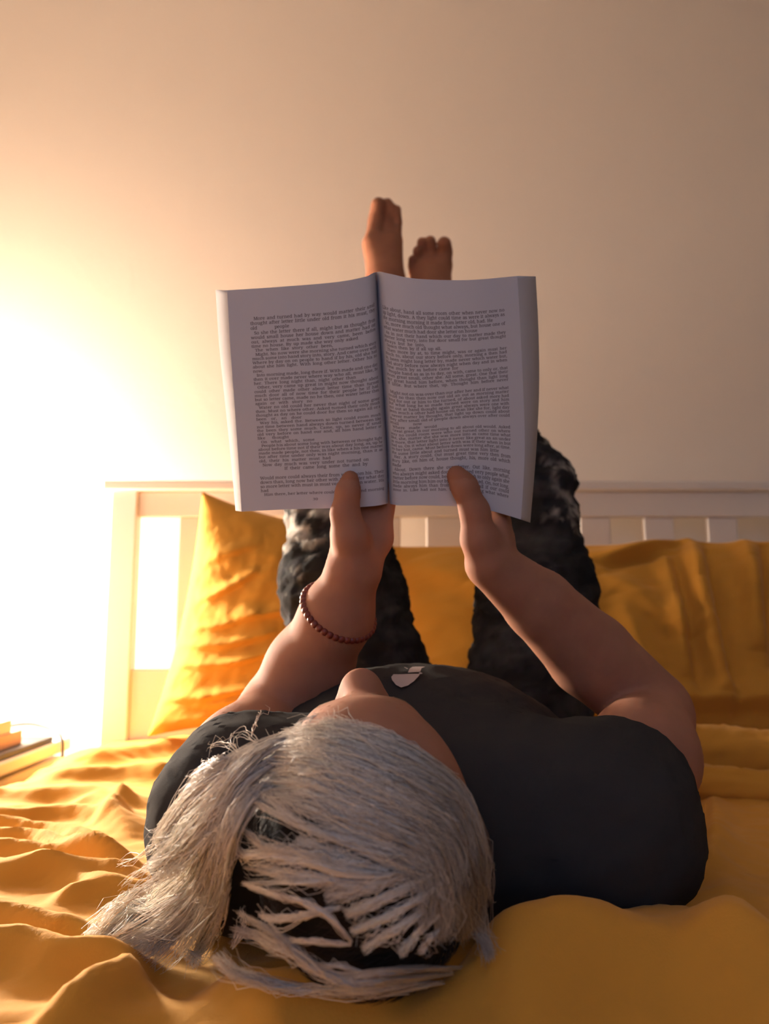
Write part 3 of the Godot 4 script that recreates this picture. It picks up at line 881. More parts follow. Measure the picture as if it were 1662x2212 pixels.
func person() -> void:
	var back := Vector3(-0.08, 0.97, -0.20).normalized()
	var crown := (Vector3(0, 0, 1) - back * back.z).normalized()
	head = Basis(back.cross(crown), back, crown)
	var o := thing("person", "bleached blond reader in black t-shirt and ripped jeans lying on the bed, feet up", "person", Vector3.ZERO)
	# the body, one mesh
	var v := PackedVector3Array()
	var n := PackedVector3Array()
	var ix := PackedInt32Array()
	var col := PackedColorArray()
	for step in [[skin_field(), 0.0032], [feet_field(), 0.0042], [trunk_field(-0.012), 0.012], [legs_field(-0.012), 0.012]]:
		var r := net(step[0], step[1])
		var base := v.size()
		v.append_array(r[0])
		n.append_array(r[1])
		for i in r[2]: ix.append(i + base)
	# hairline and colours
	var scalp := Color(0.022, 0.017, 0.015)
	for i in v.size():
		var p := v[i]
		var c := Color(0.34, 0.162, 0.102)
		var q := head.transposed() * (p - HEAD)
		var mottle := noise.get_noise_3d(p.x * 30.0, p.y * 30.0, p.z * 30.0)
		c = c * (1.0 + 0.10 * mottle)
		if p.z > -0.78 and p.y > 0.6:
			# hairline: behind it the cropped, darker roots show
			var line := 0.070 - 0.9 * absf(q.x) * absf(q.x) / 0.08 - (0.004 * mottle)
			if q.y < line and q.z > -0.04 - 0.3 * (line - q.y) or (q.y < 0.02 and q.z > -0.075): c = scalp
			var lips := q - Vector3(0, 0.093, -0.088)
			if absf(lips.x) < 0.022 and absf(lips.z) < 0.0085 and q.y > 0.085: c = Color(0.42, 0.15, 0.13)
			var brow := absf(q.z - 0.002 + absf(absf(q.x) - 0.03) * 0.25)
			if brow < 0.0038 and absf(q.x) > 0.012 and absf(q.x) < 0.052 and q.y > 0.06: c = Color(0.16, 0.10, 0.06)
		elif p.y > 1.0: c = c * Color(0.92, 0.84, 0.78)
		c.a = 1.0
		col.append(c)
	part("body", arrays_mesh(v, n, ix, null, col), M.skin, o)
	# eyes, looking up at the page
	var ball := SphereMesh.new()
	ball.radius = 0.0122
	ball.height = 0.0244
	ball.radial_segments = 24
	ball.rings = 16
	var iris := SphereMesh.new()
	iris.radius = 0.0062
	iris.height = 0.0062
	iris.is_hemisphere = true
	for s in [-1.0, 1.0]:
		var eye := part("eye", ball, M.eye, o)
		eye.transform = Transform3D(head, hp(s * 0.032, 0.0752, -0.0240))
		var ir := part("iris", iris, M.iris, eye)
		ir.transform = Transform3D(Basis.from_scale(Vector3(0.9, 0.45, 0.9)), Vector3(0, 0.0102, 0))
	# t-shirt with its chest print
	var s := net(shirt_field(), 0.0075)
	ruffle(s[0], s[1], Vector3(9, 9, 5), 0.0035, 0.0012)
	var shirt := part("tshirt", arrays_mesh(s[0], normals_of(s[0], s[2]), s[2]), M.shirt, o)
	chest_print(shirt_field(), shirt)
	# jeans: dark, faded and frayed at the knees
	var j := net(legs_field(0.014), 0.0075)
	ruffle(j[0], j[1], Vector3(8, 17, 8), 0.010, 0.003)
	var jc := PackedColorArray()
	for p in j[0]:
		var c := Color(0.024, 0.0245, 0.026)
		var fade := noise.get_noise_3d(p.x * 7.0, p.y * 16.0, p.z * 7.0) + 0.35 * noise.get_noise_3d(p.x * 40.0, p.y * 22.0, p.z * 40.0)
		c = c.lerp(Color(0.075, 0.078, 0.082), clampf(fade * 0.9 + 0.15, 0.0, 0.6))
		for k in [[Vector3(-0.1534, 1.0030, -1.3600), 0.075], [Vector3(-0.1002, 1.0488, -1.3400), 0.06], [Vector3(0.3124, 1.0574, -1.3700), 0.05], [Vector3(0.3129, 1.1253, -1.4000), 0.045], [Vector3(0.3315, 1.0205, -1.3700), 0.03]]:
			var away: float = p.distance_to(k[0]) / k[1]
			var torn := noise.get_noise_3d(p.x * 26.0 + 3.0, p.y * 34.0, p.z * 26.0) + 0.45 - 0.55 * away
			c = c.lerp(Color(0.36, 0.34, 0.31), clampf(torn * 1.9, 0.0, 1.0))
		c.a = 1.0
		jc.append(c)
	part("jeans", arrays_mesh(j[0], normals_of(j[0], j[2]), j[2], null, jc), M.jeans, o)
	hair(o)
	bracelet(o)

# drops a flat outline (in x and z) straight down on the cloth
func chest_print(f: Field, shirt: Node3D) -> void:
	var ids := f.everything()
	for shape in [
		["print", PackedVector2Array([Vector2(0.0101, -0.8950), Vector2(0.0206, -0.8912), Vector2(0.0311, -0.8900), Vector2(0.0397, -0.8925), Vector2(0.0372, -0.8825), Vector2(0.0320, -0.8693), Vector2(0.0250, -0.8586), Vector2(0.0177, -0.8550), Vector2(0.0123, -0.8621), Vector2(0.0083, -0.8764), Vector2(0.0074, -0.8862)])],
		["print", PackedVector2Array([Vector2(0.0261, -0.8971), Vector2(0.0287, -0.9143), Vector2(0.0323, -0.9239), Vector2(0.0406, -0.9250), Vector2(0.0472, -0.9250), Vector2(0.0424, -0.9164), Vector2(0.0400, -0.8993)])],
		["print", PackedVector2Array([Vector2(0.0224, -0.9229), Vector2(0.0235, -0.9229), Vector2(0.0271, -0.9154), Vector2(0.0260, -0.9121)])],
		["print", PackedVector2Array([Vector2(0.0383, -0.8961), Vector2(0.0405, -0.8982), Vector2(0.0424, -0.8944), Vector2(0.0407, -0.8912), Vector2(0.0386, -0.8925)])],
	]:
		var poly: PackedVector2Array = shape[1]
		# fill the outline with a fine grid of quads
		var lo := poly[0]
		var hi := poly[0]
		for q in poly:
			lo = lo.min(q)
			hi = hi.max(q)
		var nx := 44
		var nz := 44
		var v := PackedVector3Array()
		for jz in nz + 1:
			var z := lerpf(lo.y, hi.y, float(jz) / nz)
			# the outline's span at this z
			var a := 1e9
			var b := -1e9
			for k in poly.size():
				var p := poly[k]
				var q := poly[(k + 1) % poly.size()]
				if (p.y - z) * (q.y - z) <= 0.0 and absf(p.y - q.y) > 1e-7:
					var x := lerpf(p.x, q.x, (z - p.y) / (q.y - p.y))
					a = minf(a, x)
					b = maxf(b, x)
			if a > b:
				a = (lo.x + hi.x) * 0.5
				b = a
			for jx in nx + 1:
				var p := Vector3(lerpf(a, b, float(jx) / nx), 0.90, z)
				for it in 40:
					var dd := f.at(p, ids)
					p.y -= dd
					if absf(dd) < 0.0002: break
				p.y += 0.0032
				v.append(p)
		var ix := grid_index(nx + 1, nz + 1)
		part(shape[0], arrays_mesh(v, normals_of(v, ix), ix), M.print, shirt)

func bracelet(o: Node3D) -> void:
	var c := Vector3(-0.0517, 0.8616, -0.8970)
	var axis: Vector3 = (Vector3(-0.0341, 0.9026, -0.8680) - Vector3(-0.0893, 0.7943, -0.9500)).normalized()
	axis = (axis + Vector3(0.10, 0.0, 0.12)).normalized()
	var u := axis.cross(Vector3.UP).normalized()
	var w := axis.cross(u)
	var st := tool()
	var ball := SphereMesh.new()
	ball.radius = 0.0048
	ball.height = 0.0096
	ball.radial_segments = 10
	ball.rings = 6
	for k in 40:
		var a := TAU * k / 40.0
		var at := c + (u * cos(a) + w * sin(a)) * 0.0425
		st.append_from(ball, 0, Transform3D(Basis.from_euler(Vector3(a, a * 2.0, 0)), at))
	var m := part("bracelet", st.commit(), M.bead, o)
	m.set_meta("label", "dark red beaded bracelet on the forearm nearer the lamp")

# ---------------------------------------------------------------- hair: locks of fine strands along guide curves
var hv := PackedVector3Array()
var hn := PackedVector3Array()
var hc := PackedColorArray()
var hi := PackedInt32Array()

func lock(guide: PackedVector3Array, wide: float, count: int, tip := 0.45, wave := 0.004, tone := 0.0, steps := 12) -> void:
	var g := spline(guide, steps)
	var m := g.size()
	var sides := PackedVector3Array()
	var ups := PackedVector3Array()
	for i in m:
		var d := (g[mini(i + 1, m - 1)] - g[maxi(i - 1, 0)]).normalized()
		var out := (g[i] - HEAD).normalized()
		var side := d.cross(out).normalized()
		sides.append(side)
		ups.append(side.cross(d))
	for s in int(count * 1.8):
		var a := rng.randf() * TAU
		var rr := sqrt(rng.randf())
		var ox := cos(a) * rr * wide
		var oy := sin(a) * rr * wide * 0.42
		var begin := rng.randf() * 0.16
		var end := 1.0 - rng.randf() * rng.randf() * 0.35
		if rng.randf() < 0.10:
			ox *= 1.9
			oy *= 2.2
		var ph := rng.randf() * 40.0
		var amp := wave * (0.4 + rng.randf() + (2.0 if rng.randf() < 0.12 else 0.0))
		var thick := 0.00019 + 0.00017 * rng.randf()
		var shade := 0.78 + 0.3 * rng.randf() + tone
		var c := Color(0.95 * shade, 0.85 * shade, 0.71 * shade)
		if rng.randf() < 0.07: c = Color(0.36, 0.25, 0.17)
		var base := hv.size()
		var n := steps
		var prev := Vector3.ZERO
		var line := PackedVector3Array()
		for k in n + 1:
			var t := lerpf(begin, end, float(k) / n)
			var ft := t * (m - 1)
			var i := mini(int(ft), m - 2)
			var fr := ft - i
			var sq := lerpf(1.0, tip, t) * (0.55 + 0.45 * smoothstep(0.0, 0.3, t))
			var p := g[i].lerp(g[i + 1], fr)
			var side := sides[i].lerp(sides[i + 1], fr)
			var up := ups[i].lerp(ups[i + 1], fr)
			var w1 := noise.get_noise_2d(t * 2.2 + ph, ph * 3.0) * amp * (0.3 + 1.6 * t)
			var w2 := noise.get_noise_2d(t * 2.2 + ph, ph * 3.0 + 50.0) * amp * (0.2 + 1.0 * t)
			line.append(p + side * (ox * sq + w1) + up * (oy * sq + w2))
		add_strand(line, thick, c, 0.78)

func add_strand(line: PackedVector3Array, thick: float, c: Color, root := 1.0) -> void:
	var n := line.size() - 1
	for k in n + 1:
		var d := (line[mini(k + 1, n)] - line[maxi(k - 1, 0)]).normalized()
		var s1 := d.cross(Vector3(0.31, 0.9, 0.3)).normalized()
		var s2 := d.cross(s1)
		var r := thick * (1.0 - 0.7 * pow(float(k) / n, 3.0))
		for q in 3:
			var a := TAU * q / 3.0
			var nn := s1 * cos(a) + s2 * sin(a)
			hv.append(line[k] + nn * r)
			hn.append(nn)
			hc.append(c * lerpf(root, 1.06, minf(1.0, 1.6 * k / n)) if root < 1.0 else c)
	var base := hv.size() - 3 * (n + 1)
	for k in n:
		for q in 3:
			var a := base + k * 3 + q
			var b := base + k * 3 + (q + 1) % 3
			hi.append_array(PackedInt32Array([a, a + 3, b, b, a + 3, b + 3]))

func hair(o: Node3D) -> void:
	# cropped dark growth close to the scalp
	for s in 9000:
		var u := Vector3(rng.randf_range(-1, 1), rng.randf_range(-1, 1), rng.randf_range(-1, 1))
		if u.length() > 1.0 or u.length() < 0.1: continue
		u = u.normalized()
		if u.y > 0.42 or u.z < -0.2 or (u.x > 0.55 and u.y > 0.1): continue
		var p := hp(u.x * 0.079, u.y * 0.1 - 0.002, u.z * 0.103 + 0.004)
		var nn := (head * Vector3(u.x / 0.079, u.y / 0.1, u.z / 0.103)).normalized()
		var flow := Vector3(-0.8, -0.35, 0.25) + Vector3(rng.randf() - 0.5, rng.randf() - 0.5, rng.randf() - 0.5) * 0.7
		flow = (flow - nn * flow.dot(nn)).normalized()
		var line := PackedVector3Array()
		var far := 0.012 + 0.014 * rng.randf()
		for k in 5: line.append(p + flow * far * k / 4.0 + nn * (0.0005 + 0.0035 * sin(k / 4.0 * 2.2)))
		add_strand(line, 0.00025, Color(0.045, 0.034, 0.027) * (0.7 + 0.7 * rng.randf()))
	part("cropped_hair", arrays_mesh(hv, hn, hi, null, hc), M.stubble, o)
	hv = PackedVector3Array()
	hn = PackedVector3Array()
	hc = PackedColorArray()
	hi = PackedInt32Array()
	lock(PackedVector3Array([Vector3(0.0476, 0.7435, -0.5463), Vector3(0.0209, 0.7606, -0.5338), Vector3(-0.0034, 0.7720, -0.5359), Vector3(-0.0284, 0.7780, -0.5468), Vector3(-0.0454, 0.7800, -0.5629)]), 0.0077, 130, 0.8, 0.006, -0.078)
	lock(PackedVector3Array([Vector3(0.0517, 0.7355, -0.5420), Vector3(0.0205, 0.7549, -0.5250), Vector3(-0.0093, 0.7675, -0.5269), Vector3(-0.0406, 0.7739, -0.5437), Vector3(-0.0740, 0.7686, -0.5867)]), 0.0090, 160, 0.8, 0.006, 0.001)
	lock(PackedVector3Array([Vector3(0.0509, 0.7284, -0.5345), Vector3(0.0172, 0.7467, -0.5155), Vector3(-0.0150, 0.7603, -0.5184), Vector3(-0.0496, 0.7683, -0.5414), Vector3(-0.0917, 0.7545, -0.6060)]), 0.0089, 160, 0.8, 0.006, -0.044)
	lock(PackedVector3Array([Vector3(0.0468, 0.7196, -0.5239), Vector3(0.0140, 0.7374, -0.5072), Vector3(-0.0176, 0.7506, -0.5098), Vector3(-0.0516, 0.7595, -0.5314), Vector3(-0.0977, 0.7458, -0.6021)]), 0.0094, 170, 0.8, 0.006, 0.017)
	lock(PackedVector3Array([Vector3(0.0432, 0.7101, -0.5175), Vector3(0.0110, 0.7277, -0.5018), Vector3(-0.0202, 0.7408, -0.5041), Vector3(-0.0536, 0.7481, -0.5231), Vector3(-0.0987, 0.7331, -0.5997)]), 0.0087, 130, 0.7, 0.005, 0.023)
	lock(PackedVector3Array([Vector3(0.0368, 0.7037, -0.5108), Vector3(0.0081, 0.7193, -0.4981), Vector3(-0.0199, 0.7298, -0.4990), Vector3(-0.0495, 0.7374, -0.5133), Vector3(-0.0845, 0.7340, -0.5520)]), 0.0073, 90, 0.6, 0.005, -0.123)
	lock(PackedVector3Array([Vector3(0.0279, 0.6973, -0.5051), Vector3(0.0053, 0.7092, -0.4963), Vector3(-0.0198, 0.7197, -0.4967), Vector3(-0.0399, 0.7246, -0.5037)]), 0.0076, 120, 0.5, 0.004, -0.137)
	lock(PackedVector3Array([Vector3(0.0149, 0.7651, -0.5331), Vector3(0.0393, 0.7482, -0.5373), Vector3(0.0564, 0.7246, -0.5448), Vector3(0.0653, 0.6944, -0.5535), Vector3(0.0705, 0.6563, -0.5803)]), 0.0071, 130, 0.8, 0.004, -0.282)  # locks on the side away from the lamp, with shade painted into tone
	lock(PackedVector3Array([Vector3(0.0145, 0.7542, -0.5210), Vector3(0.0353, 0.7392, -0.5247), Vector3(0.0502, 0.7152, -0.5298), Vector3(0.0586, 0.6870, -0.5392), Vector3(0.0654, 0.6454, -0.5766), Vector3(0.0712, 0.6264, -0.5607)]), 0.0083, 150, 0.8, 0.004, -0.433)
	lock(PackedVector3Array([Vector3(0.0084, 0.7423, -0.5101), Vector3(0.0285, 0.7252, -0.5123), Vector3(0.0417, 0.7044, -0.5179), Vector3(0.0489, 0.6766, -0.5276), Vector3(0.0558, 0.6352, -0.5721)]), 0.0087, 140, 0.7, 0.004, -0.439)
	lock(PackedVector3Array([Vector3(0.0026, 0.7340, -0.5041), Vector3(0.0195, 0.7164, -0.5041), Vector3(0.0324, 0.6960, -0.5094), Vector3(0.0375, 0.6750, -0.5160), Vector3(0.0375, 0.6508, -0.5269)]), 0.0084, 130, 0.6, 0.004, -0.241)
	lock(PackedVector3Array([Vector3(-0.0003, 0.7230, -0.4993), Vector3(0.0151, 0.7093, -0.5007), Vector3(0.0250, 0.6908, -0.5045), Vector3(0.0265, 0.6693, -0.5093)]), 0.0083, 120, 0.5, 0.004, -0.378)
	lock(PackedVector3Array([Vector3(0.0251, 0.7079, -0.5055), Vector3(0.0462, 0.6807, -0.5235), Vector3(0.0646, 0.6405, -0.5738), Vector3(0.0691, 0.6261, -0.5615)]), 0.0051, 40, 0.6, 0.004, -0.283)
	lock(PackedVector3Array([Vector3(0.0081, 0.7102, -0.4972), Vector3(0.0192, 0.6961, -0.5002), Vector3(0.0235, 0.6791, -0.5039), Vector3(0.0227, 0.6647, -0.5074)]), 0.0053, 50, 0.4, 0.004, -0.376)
	lock(PackedVector3Array([Vector3(0.0298, 0.6957, -0.5084), Vector3(0.0111, 0.6911, -0.4955), Vector3(-0.0080, 0.6831, -0.4932), Vector3(-0.0230, 0.6756, -0.4966)]), 0.0019, 20, 0.21, 0.003, -0.06)
	lock(PackedVector3Array([Vector3(0.0289, 0.6983, -0.5035), Vector3(0.0104, 0.6923, -0.4966), Vector3(-0.0090, 0.6854, -0.4923), Vector3(-0.0241, 0.6794, -0.4934)]), 0.0019, 20, 0.21, 0.003, 0.036)
	lock(PackedVector3Array([Vector3(0.0290, 0.6981, -0.5033), Vector3(0.0105, 0.6919, -0.4970), Vector3(-0.0088, 0.6852, -0.4920), Vector3(-0.0239, 0.6781, -0.4956)]), 0.0019, 20, 0.21, 0.003, 0.067)
	lock(PackedVector3Array([Vector3(0.0310, 0.6879, -0.5083), Vector3(0.0140, 0.6814, -0.4987), Vector3(-0.0024, 0.6739, -0.4963), Vector3(-0.0204, 0.6663, -0.4984)]), 0.0018, 17, 0.18, 0.003, 0.081)
	lock(PackedVector3Array([Vector3(0.0311, 0.6882, -0.5067), Vector3(0.0138, 0.6823, -0.4966), Vector3(-0.0028, 0.6753, -0.4946), Vector3(-0.0203, 0.6674, -0.4953)]), 0.0018, 17, 0.18, 0.003, 0.119)
	lock(PackedVector3Array([Vector3(0.0306, 0.6895, -0.5041), Vector3(0.0136, 0.6824, -0.4976), Vector3(-0.0030, 0.6748, -0.4971), Vector3(-0.0207, 0.6683, -0.4955)]), 0.0018, 17, 0.18, 0.003, 0.134)
	lock(PackedVector3Array([Vector3(0.0324, 0.6791, -0.5118), Vector3(0.0162, 0.6743, -0.4993), Vector3(0.0023, 0.6673, -0.4961), Vector3(-0.0142, 0.6553, -0.5035)]), 0.0016, 15, 0.18, 0.003, 0.117)
	lock(PackedVector3Array([Vector3(0.0326, 0.6793, -0.5100), Vector3(0.0168, 0.6722, -0.5036), Vector3(0.0028, 0.6650, -0.5003), Vector3(-0.0135, 0.6556, -0.5000)]), 0.0016, 15, 0.18, 0.003, 0.127)
	lock(PackedVector3Array([Vector3(0.0322, 0.6793, -0.5118), Vector3(0.0163, 0.6738, -0.5006), Vector3(0.0024, 0.6652, -0.5013), Vector3(-0.0142, 0.6570, -0.4997)]), 0.0016, 15, 0.18, 0.003, 0.051)
	lock(PackedVector3Array([Vector3(0.0336, 0.6713, -0.5163), Vector3(0.0230, 0.6667, -0.5094), Vector3(0.0142, 0.6584, -0.5071), Vector3(0.0076, 0.6516, -0.5068)]), 0.0013, 11, 0.18, 0.003, 0.021)
	lock(PackedVector3Array([Vector3(0.0336, 0.6715, -0.5161), Vector3(0.0228, 0.6682, -0.5052), Vector3(0.0143, 0.6582, -0.5077), Vector3(0.0074, 0.6526, -0.5044)]), 0.0013, 11, 0.18, 0.003, 0.125)
	lock(PackedVector3Array([Vector3(0.0343, 0.6709, -0.5149), Vector3(0.0242, 0.6657, -0.5090), Vector3(0.0158, 0.6568, -0.5080), Vector3(0.0097, 0.6493, -0.5086)]), 0.0013, 11, 0.18, 0.003, 0.082)
	lock(PackedVector3Array([Vector3(0.0193, 0.6998, -0.5011), Vector3(0.0024, 0.6990, -0.4921), Vector3(-0.0170, 0.6927, -0.4929), Vector3(-0.0362, 0.6863, -0.4972)]), 0.0024, 26, 0.24, 0.004, -0.083)
	lock(PackedVector3Array([Vector3(0.0192, 0.7001, -0.5005), Vector3(0.0025, 0.6981, -0.4939), Vector3(-0.0168, 0.6912, -0.4952), Vector3(-0.0361, 0.6863, -0.4969)]), 0.0024, 26, 0.24, 0.004, 0.004)
	lock(PackedVector3Array([Vector3(0.0191, 0.7002, -0.5023), Vector3(0.0023, 0.6988, -0.4937), Vector3(-0.0169, 0.6925, -0.4931), Vector3(-0.0364, 0.6876, -0.4966)]), 0.0024, 26, 0.24, 0.004, -0.036)
	lock(PackedVector3Array([Vector3(0.0369, 0.6627, -0.5212), Vector3(0.0279, 0.6565, -0.5160), Vector3(0.0208, 0.6477, -0.5180)]), 0.0010, 7, 0.18, 0.003, 0.005)
	lock(PackedVector3Array([Vector3(0.0377, 0.6612, -0.5235), Vector3(0.0288, 0.6547, -0.5190), Vector3(0.0217, 0.6473, -0.5171)]), 0.0010, 7, 0.18, 0.003, -0.004)
	lock(PackedVector3Array([Vector3(0.0368, 0.6626, -0.5217), Vector3(0.0275, 0.6573, -0.5142), Vector3(0.0205, 0.6473, -0.5197)]), 0.0010, 7, 0.18, 0.003, 0.034)
	lock(PackedVector3Array([Vector3(0.0080, 0.7136, -0.4947), Vector3(-0.0197, 0.7212, -0.4940), Vector3(-0.0434, 0.7247, -0.5020), Vector3(-0.0535, 0.7272, -0.5086), Vector3(-0.0721, 0.7358, -0.5300), Vector3(-0.0896, 0.7345, -0.5586)]), 0.0018, 31, 0.6, 0.003, -0.049)
	lock(PackedVector3Array([Vector3(0.0052, 0.7116, -0.4925), Vector3(-0.0252, 0.7205, -0.4936), Vector3(-0.0466, 0.7251, -0.5025), Vector3(-0.0794, 0.7314, -0.5353), Vector3(-0.0974, 0.7296, -0.5728)]), 0.0016, 24, 0.6, 0.003, -0.159)
	lock(PackedVector3Array([Vector3(0.0080, 0.7015, -0.4926), Vector3(-0.0185, 0.7038, -0.4902), Vector3(-0.0365, 0.7098, -0.4925), Vector3(-0.0557, 0.7113, -0.5044), Vector3(-0.0732, 0.7098, -0.5167), Vector3(-0.0852, 0.7108, -0.5379), Vector3(-0.1014, 0.7095, -0.5741)]), 0.0013, 20, 0.48, 0.003, -0.189)
	lock(PackedVector3Array([Vector3(0.0079, 0.7007, -0.4929), Vector3(-0.0187, 0.7027, -0.4911), Vector3(-0.0369, 0.7086, -0.4939), Vector3(-0.0561, 0.7097, -0.5057), Vector3(-0.0738, 0.7084, -0.5173), Vector3(-0.0853, 0.7111, -0.5324), Vector3(-0.1056, 0.7047, -0.5890)]), 0.0013, 20, 0.48, 0.003, -0.24)
	lock(PackedVector3Array([Vector3(0.0080, 0.7019, -0.4912), Vector3(-0.0185, 0.7040, -0.4890), Vector3(-0.0367, 0.7091, -0.4944), Vector3(-0.0557, 0.7113, -0.5039), Vector3(-0.0733, 0.7096, -0.5168), Vector3(-0.0850, 0.7113, -0.5351), Vector3(-0.1002, 0.7114, -0.5659)]), 0.0013, 20, 0.48, 0.003, -0.195)
	lock(PackedVector3Array([Vector3(0.0052, 0.7004, -0.4899), Vector3(-0.0243, 0.7022, -0.4891), Vector3(-0.0431, 0.7046, -0.4985), Vector3(-0.0694, 0.7063, -0.5143), Vector3(-0.0895, 0.6979, -0.5391), Vector3(-0.0977, 0.6938, -0.5582), Vector3(-0.1137, 0.7021, -0.5831), Vector3(-0.1220, 0.7172, -0.5815)]), 0.0014, 21, 0.48, 0.003, 0.054)
	lock(PackedVector3Array([Vector3(0.0052, 0.7008, -0.4903), Vector3(-0.0242, 0.7032, -0.4895), Vector3(-0.0423, 0.7073, -0.4948), Vector3(-0.0698, 0.7063, -0.5187), Vector3(-0.0909, 0.6975, -0.5475), Vector3(-0.0965, 0.6942, -0.5633), Vector3(-0.1121, 0.7029, -0.5846), Vector3(-0.1198, 0.7180, -0.5835)]), 0.0014, 21, 0.48, 0.003, 0.055)
	lock(PackedVector3Array([Vector3(0.0052, 0.7011, -0.4902), Vector3(-0.0242, 0.7029, -0.4908), Vector3(-0.0427, 0.7059, -0.4995), Vector3(-0.0692, 0.7078, -0.5144), Vector3(-0.0911, 0.6973, -0.5486), Vector3(-0.0956, 0.6957, -0.5573), Vector3(-0.1118, 0.7031, -0.5848), Vector3(-0.1197, 0.7181, -0.5836)]), 0.0014, 21, 0.48, 0.003, -0.064)
	lock(PackedVector3Array([Vector3(0.0024, 0.7012, -0.4947), Vector3(-0.0254, 0.7049, -0.4953), Vector3(-0.0510, 0.7071, -0.5018), Vector3(-0.0773, 0.6992, -0.5299)]), 0.0024, 26, 0.42, 0.004, -0.039)
	lock(PackedVector3Array([Vector3(0.0027, 0.7028, -0.4946), Vector3(-0.0247, 0.7084, -0.4921), Vector3(-0.0510, 0.7097, -0.5063), Vector3(-0.0765, 0.7053, -0.5237)]), 0.0024, 26, 0.42, 0.004, -0.005)
	lock(PackedVector3Array([Vector3(0.0027, 0.7032, -0.4933), Vector3(-0.0249, 0.7073, -0.4942), Vector3(-0.0508, 0.7096, -0.5028), Vector3(-0.0773, 0.7033, -0.5293)]), 0.0024, 26, 0.42, 0.004, 0.014)
	lock(PackedVector3Array([Vector3(0.0080, 0.6953, -0.4967), Vector3(-0.0244, 0.6959, -0.4929), Vector3(-0.0371, 0.6952, -0.4985), Vector3(-0.0626, 0.6950, -0.5102), Vector3(-0.0972, 0.6856, -0.5659)]), 0.0017, 23, 0.36, 0.004, -0.131)
	lock(PackedVector3Array([Vector3(0.0080, 0.6966, -0.4955), Vector3(-0.0244, 0.6973, -0.4936), Vector3(-0.0366, 0.6983, -0.4955), Vector3(-0.0621, 0.6970, -0.5106), Vector3(-0.0959, 0.6892, -0.5636)]), 0.0017, 23, 0.36, 0.004, -0.037)
	lock(PackedVector3Array([Vector3(0.0080, 0.6971, -0.4950), Vector3(-0.0245, 0.6969, -0.4946), Vector3(-0.0369, 0.6968, -0.4986), Vector3(-0.0620, 0.6975, -0.5097)]), 0.0017, 23, 0.36, 0.004, -0.15)
	lock(PackedVector3Array([Vector3(-0.0003, 0.6974, -0.4920), Vector3(-0.0367, 0.6963, -0.4954), Vector3(-0.0622, 0.6912, -0.5102), Vector3(-0.0998, 0.6697, -0.5784)]), 0.0012, 19, 0.5, 0.002, -0.143)
	lock(PackedVector3Array([Vector3(-0.0191, 0.6624, -0.4947), Vector3(-0.0308, 0.6767, -0.4920), Vector3(-0.0480, 0.6838, -0.4990), Vector3(-0.0714, 0.6842, -0.5151), Vector3(-0.0947, 0.6776, -0.5540)]), 0.0010, 17, 0.48, 0.002, -0.122)
	lock(PackedVector3Array([Vector3(-0.0192, 0.6618, -0.4960), Vector3(-0.0308, 0.6766, -0.4925), Vector3(-0.0478, 0.6846, -0.4968), Vector3(-0.0719, 0.6830, -0.5190), Vector3(-0.0963, 0.6747, -0.5635)]), 0.0010, 17, 0.48, 0.002, -0.022)
	lock(PackedVector3Array([Vector3(-0.0194, 0.6619, -0.4955), Vector3(-0.0310, 0.6767, -0.4911), Vector3(-0.0480, 0.6839, -0.4971), Vector3(-0.0721, 0.6823, -0.5190), Vector3(-0.0953, 0.6762, -0.5560)]), 0.0010, 17, 0.48, 0.002, -0.022)
	lock(PackedVector3Array([Vector3(-0.0083, 0.7070, -0.4922), Vector3(-0.0362, 0.7149, -0.4982), Vector3(-0.0540, 0.7189, -0.5098)]), 0.0020, 14, 0.18, 0.004, -0.087)
	lock(PackedVector3Array([Vector3(-0.0085, 0.7059, -0.4940), Vector3(-0.0367, 0.7134, -0.4990), Vector3(-0.0548, 0.7170, -0.5093)]), 0.0020, 14, 0.18, 0.004, -0.028)
	lock(PackedVector3Array([Vector3(-0.0087, 0.7056, -0.4940), Vector3(-0.0367, 0.7136, -0.4976), Vector3(-0.0550, 0.7167, -0.5106)]), 0.0020, 14, 0.18, 0.004, -0.001)
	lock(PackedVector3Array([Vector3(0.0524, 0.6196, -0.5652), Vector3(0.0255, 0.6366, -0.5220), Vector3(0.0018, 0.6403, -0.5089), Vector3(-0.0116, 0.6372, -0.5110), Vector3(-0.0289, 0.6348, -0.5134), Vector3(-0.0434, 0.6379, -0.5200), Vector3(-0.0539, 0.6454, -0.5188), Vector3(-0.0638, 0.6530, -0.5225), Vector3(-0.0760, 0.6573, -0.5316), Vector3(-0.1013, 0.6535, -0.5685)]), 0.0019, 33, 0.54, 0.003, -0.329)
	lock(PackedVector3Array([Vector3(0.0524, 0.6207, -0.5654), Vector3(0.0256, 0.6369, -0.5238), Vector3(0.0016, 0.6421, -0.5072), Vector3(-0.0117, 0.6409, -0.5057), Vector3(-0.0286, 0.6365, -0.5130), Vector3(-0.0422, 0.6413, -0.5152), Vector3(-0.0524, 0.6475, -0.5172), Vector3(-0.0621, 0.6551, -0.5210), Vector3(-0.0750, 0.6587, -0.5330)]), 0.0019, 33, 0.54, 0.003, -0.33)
	lock(PackedVector3Array([Vector3(0.0524, 0.6201, -0.5655), Vector3(0.0254, 0.6382, -0.5187), Vector3(0.0017, 0.6418, -0.5054), Vector3(-0.0117, 0.6387, -0.5090), Vector3(-0.0287, 0.6355, -0.5127), Vector3(-0.0428, 0.6402, -0.5150), Vector3(-0.0529, 0.6478, -0.5141), Vector3(-0.0630, 0.6544, -0.5200), Vector3(-0.0771, 0.6544, -0.5409), Vector3(-0.1009, 0.6542, -0.5694)]), 0.0019, 33, 0.54, 0.003, -0.34)
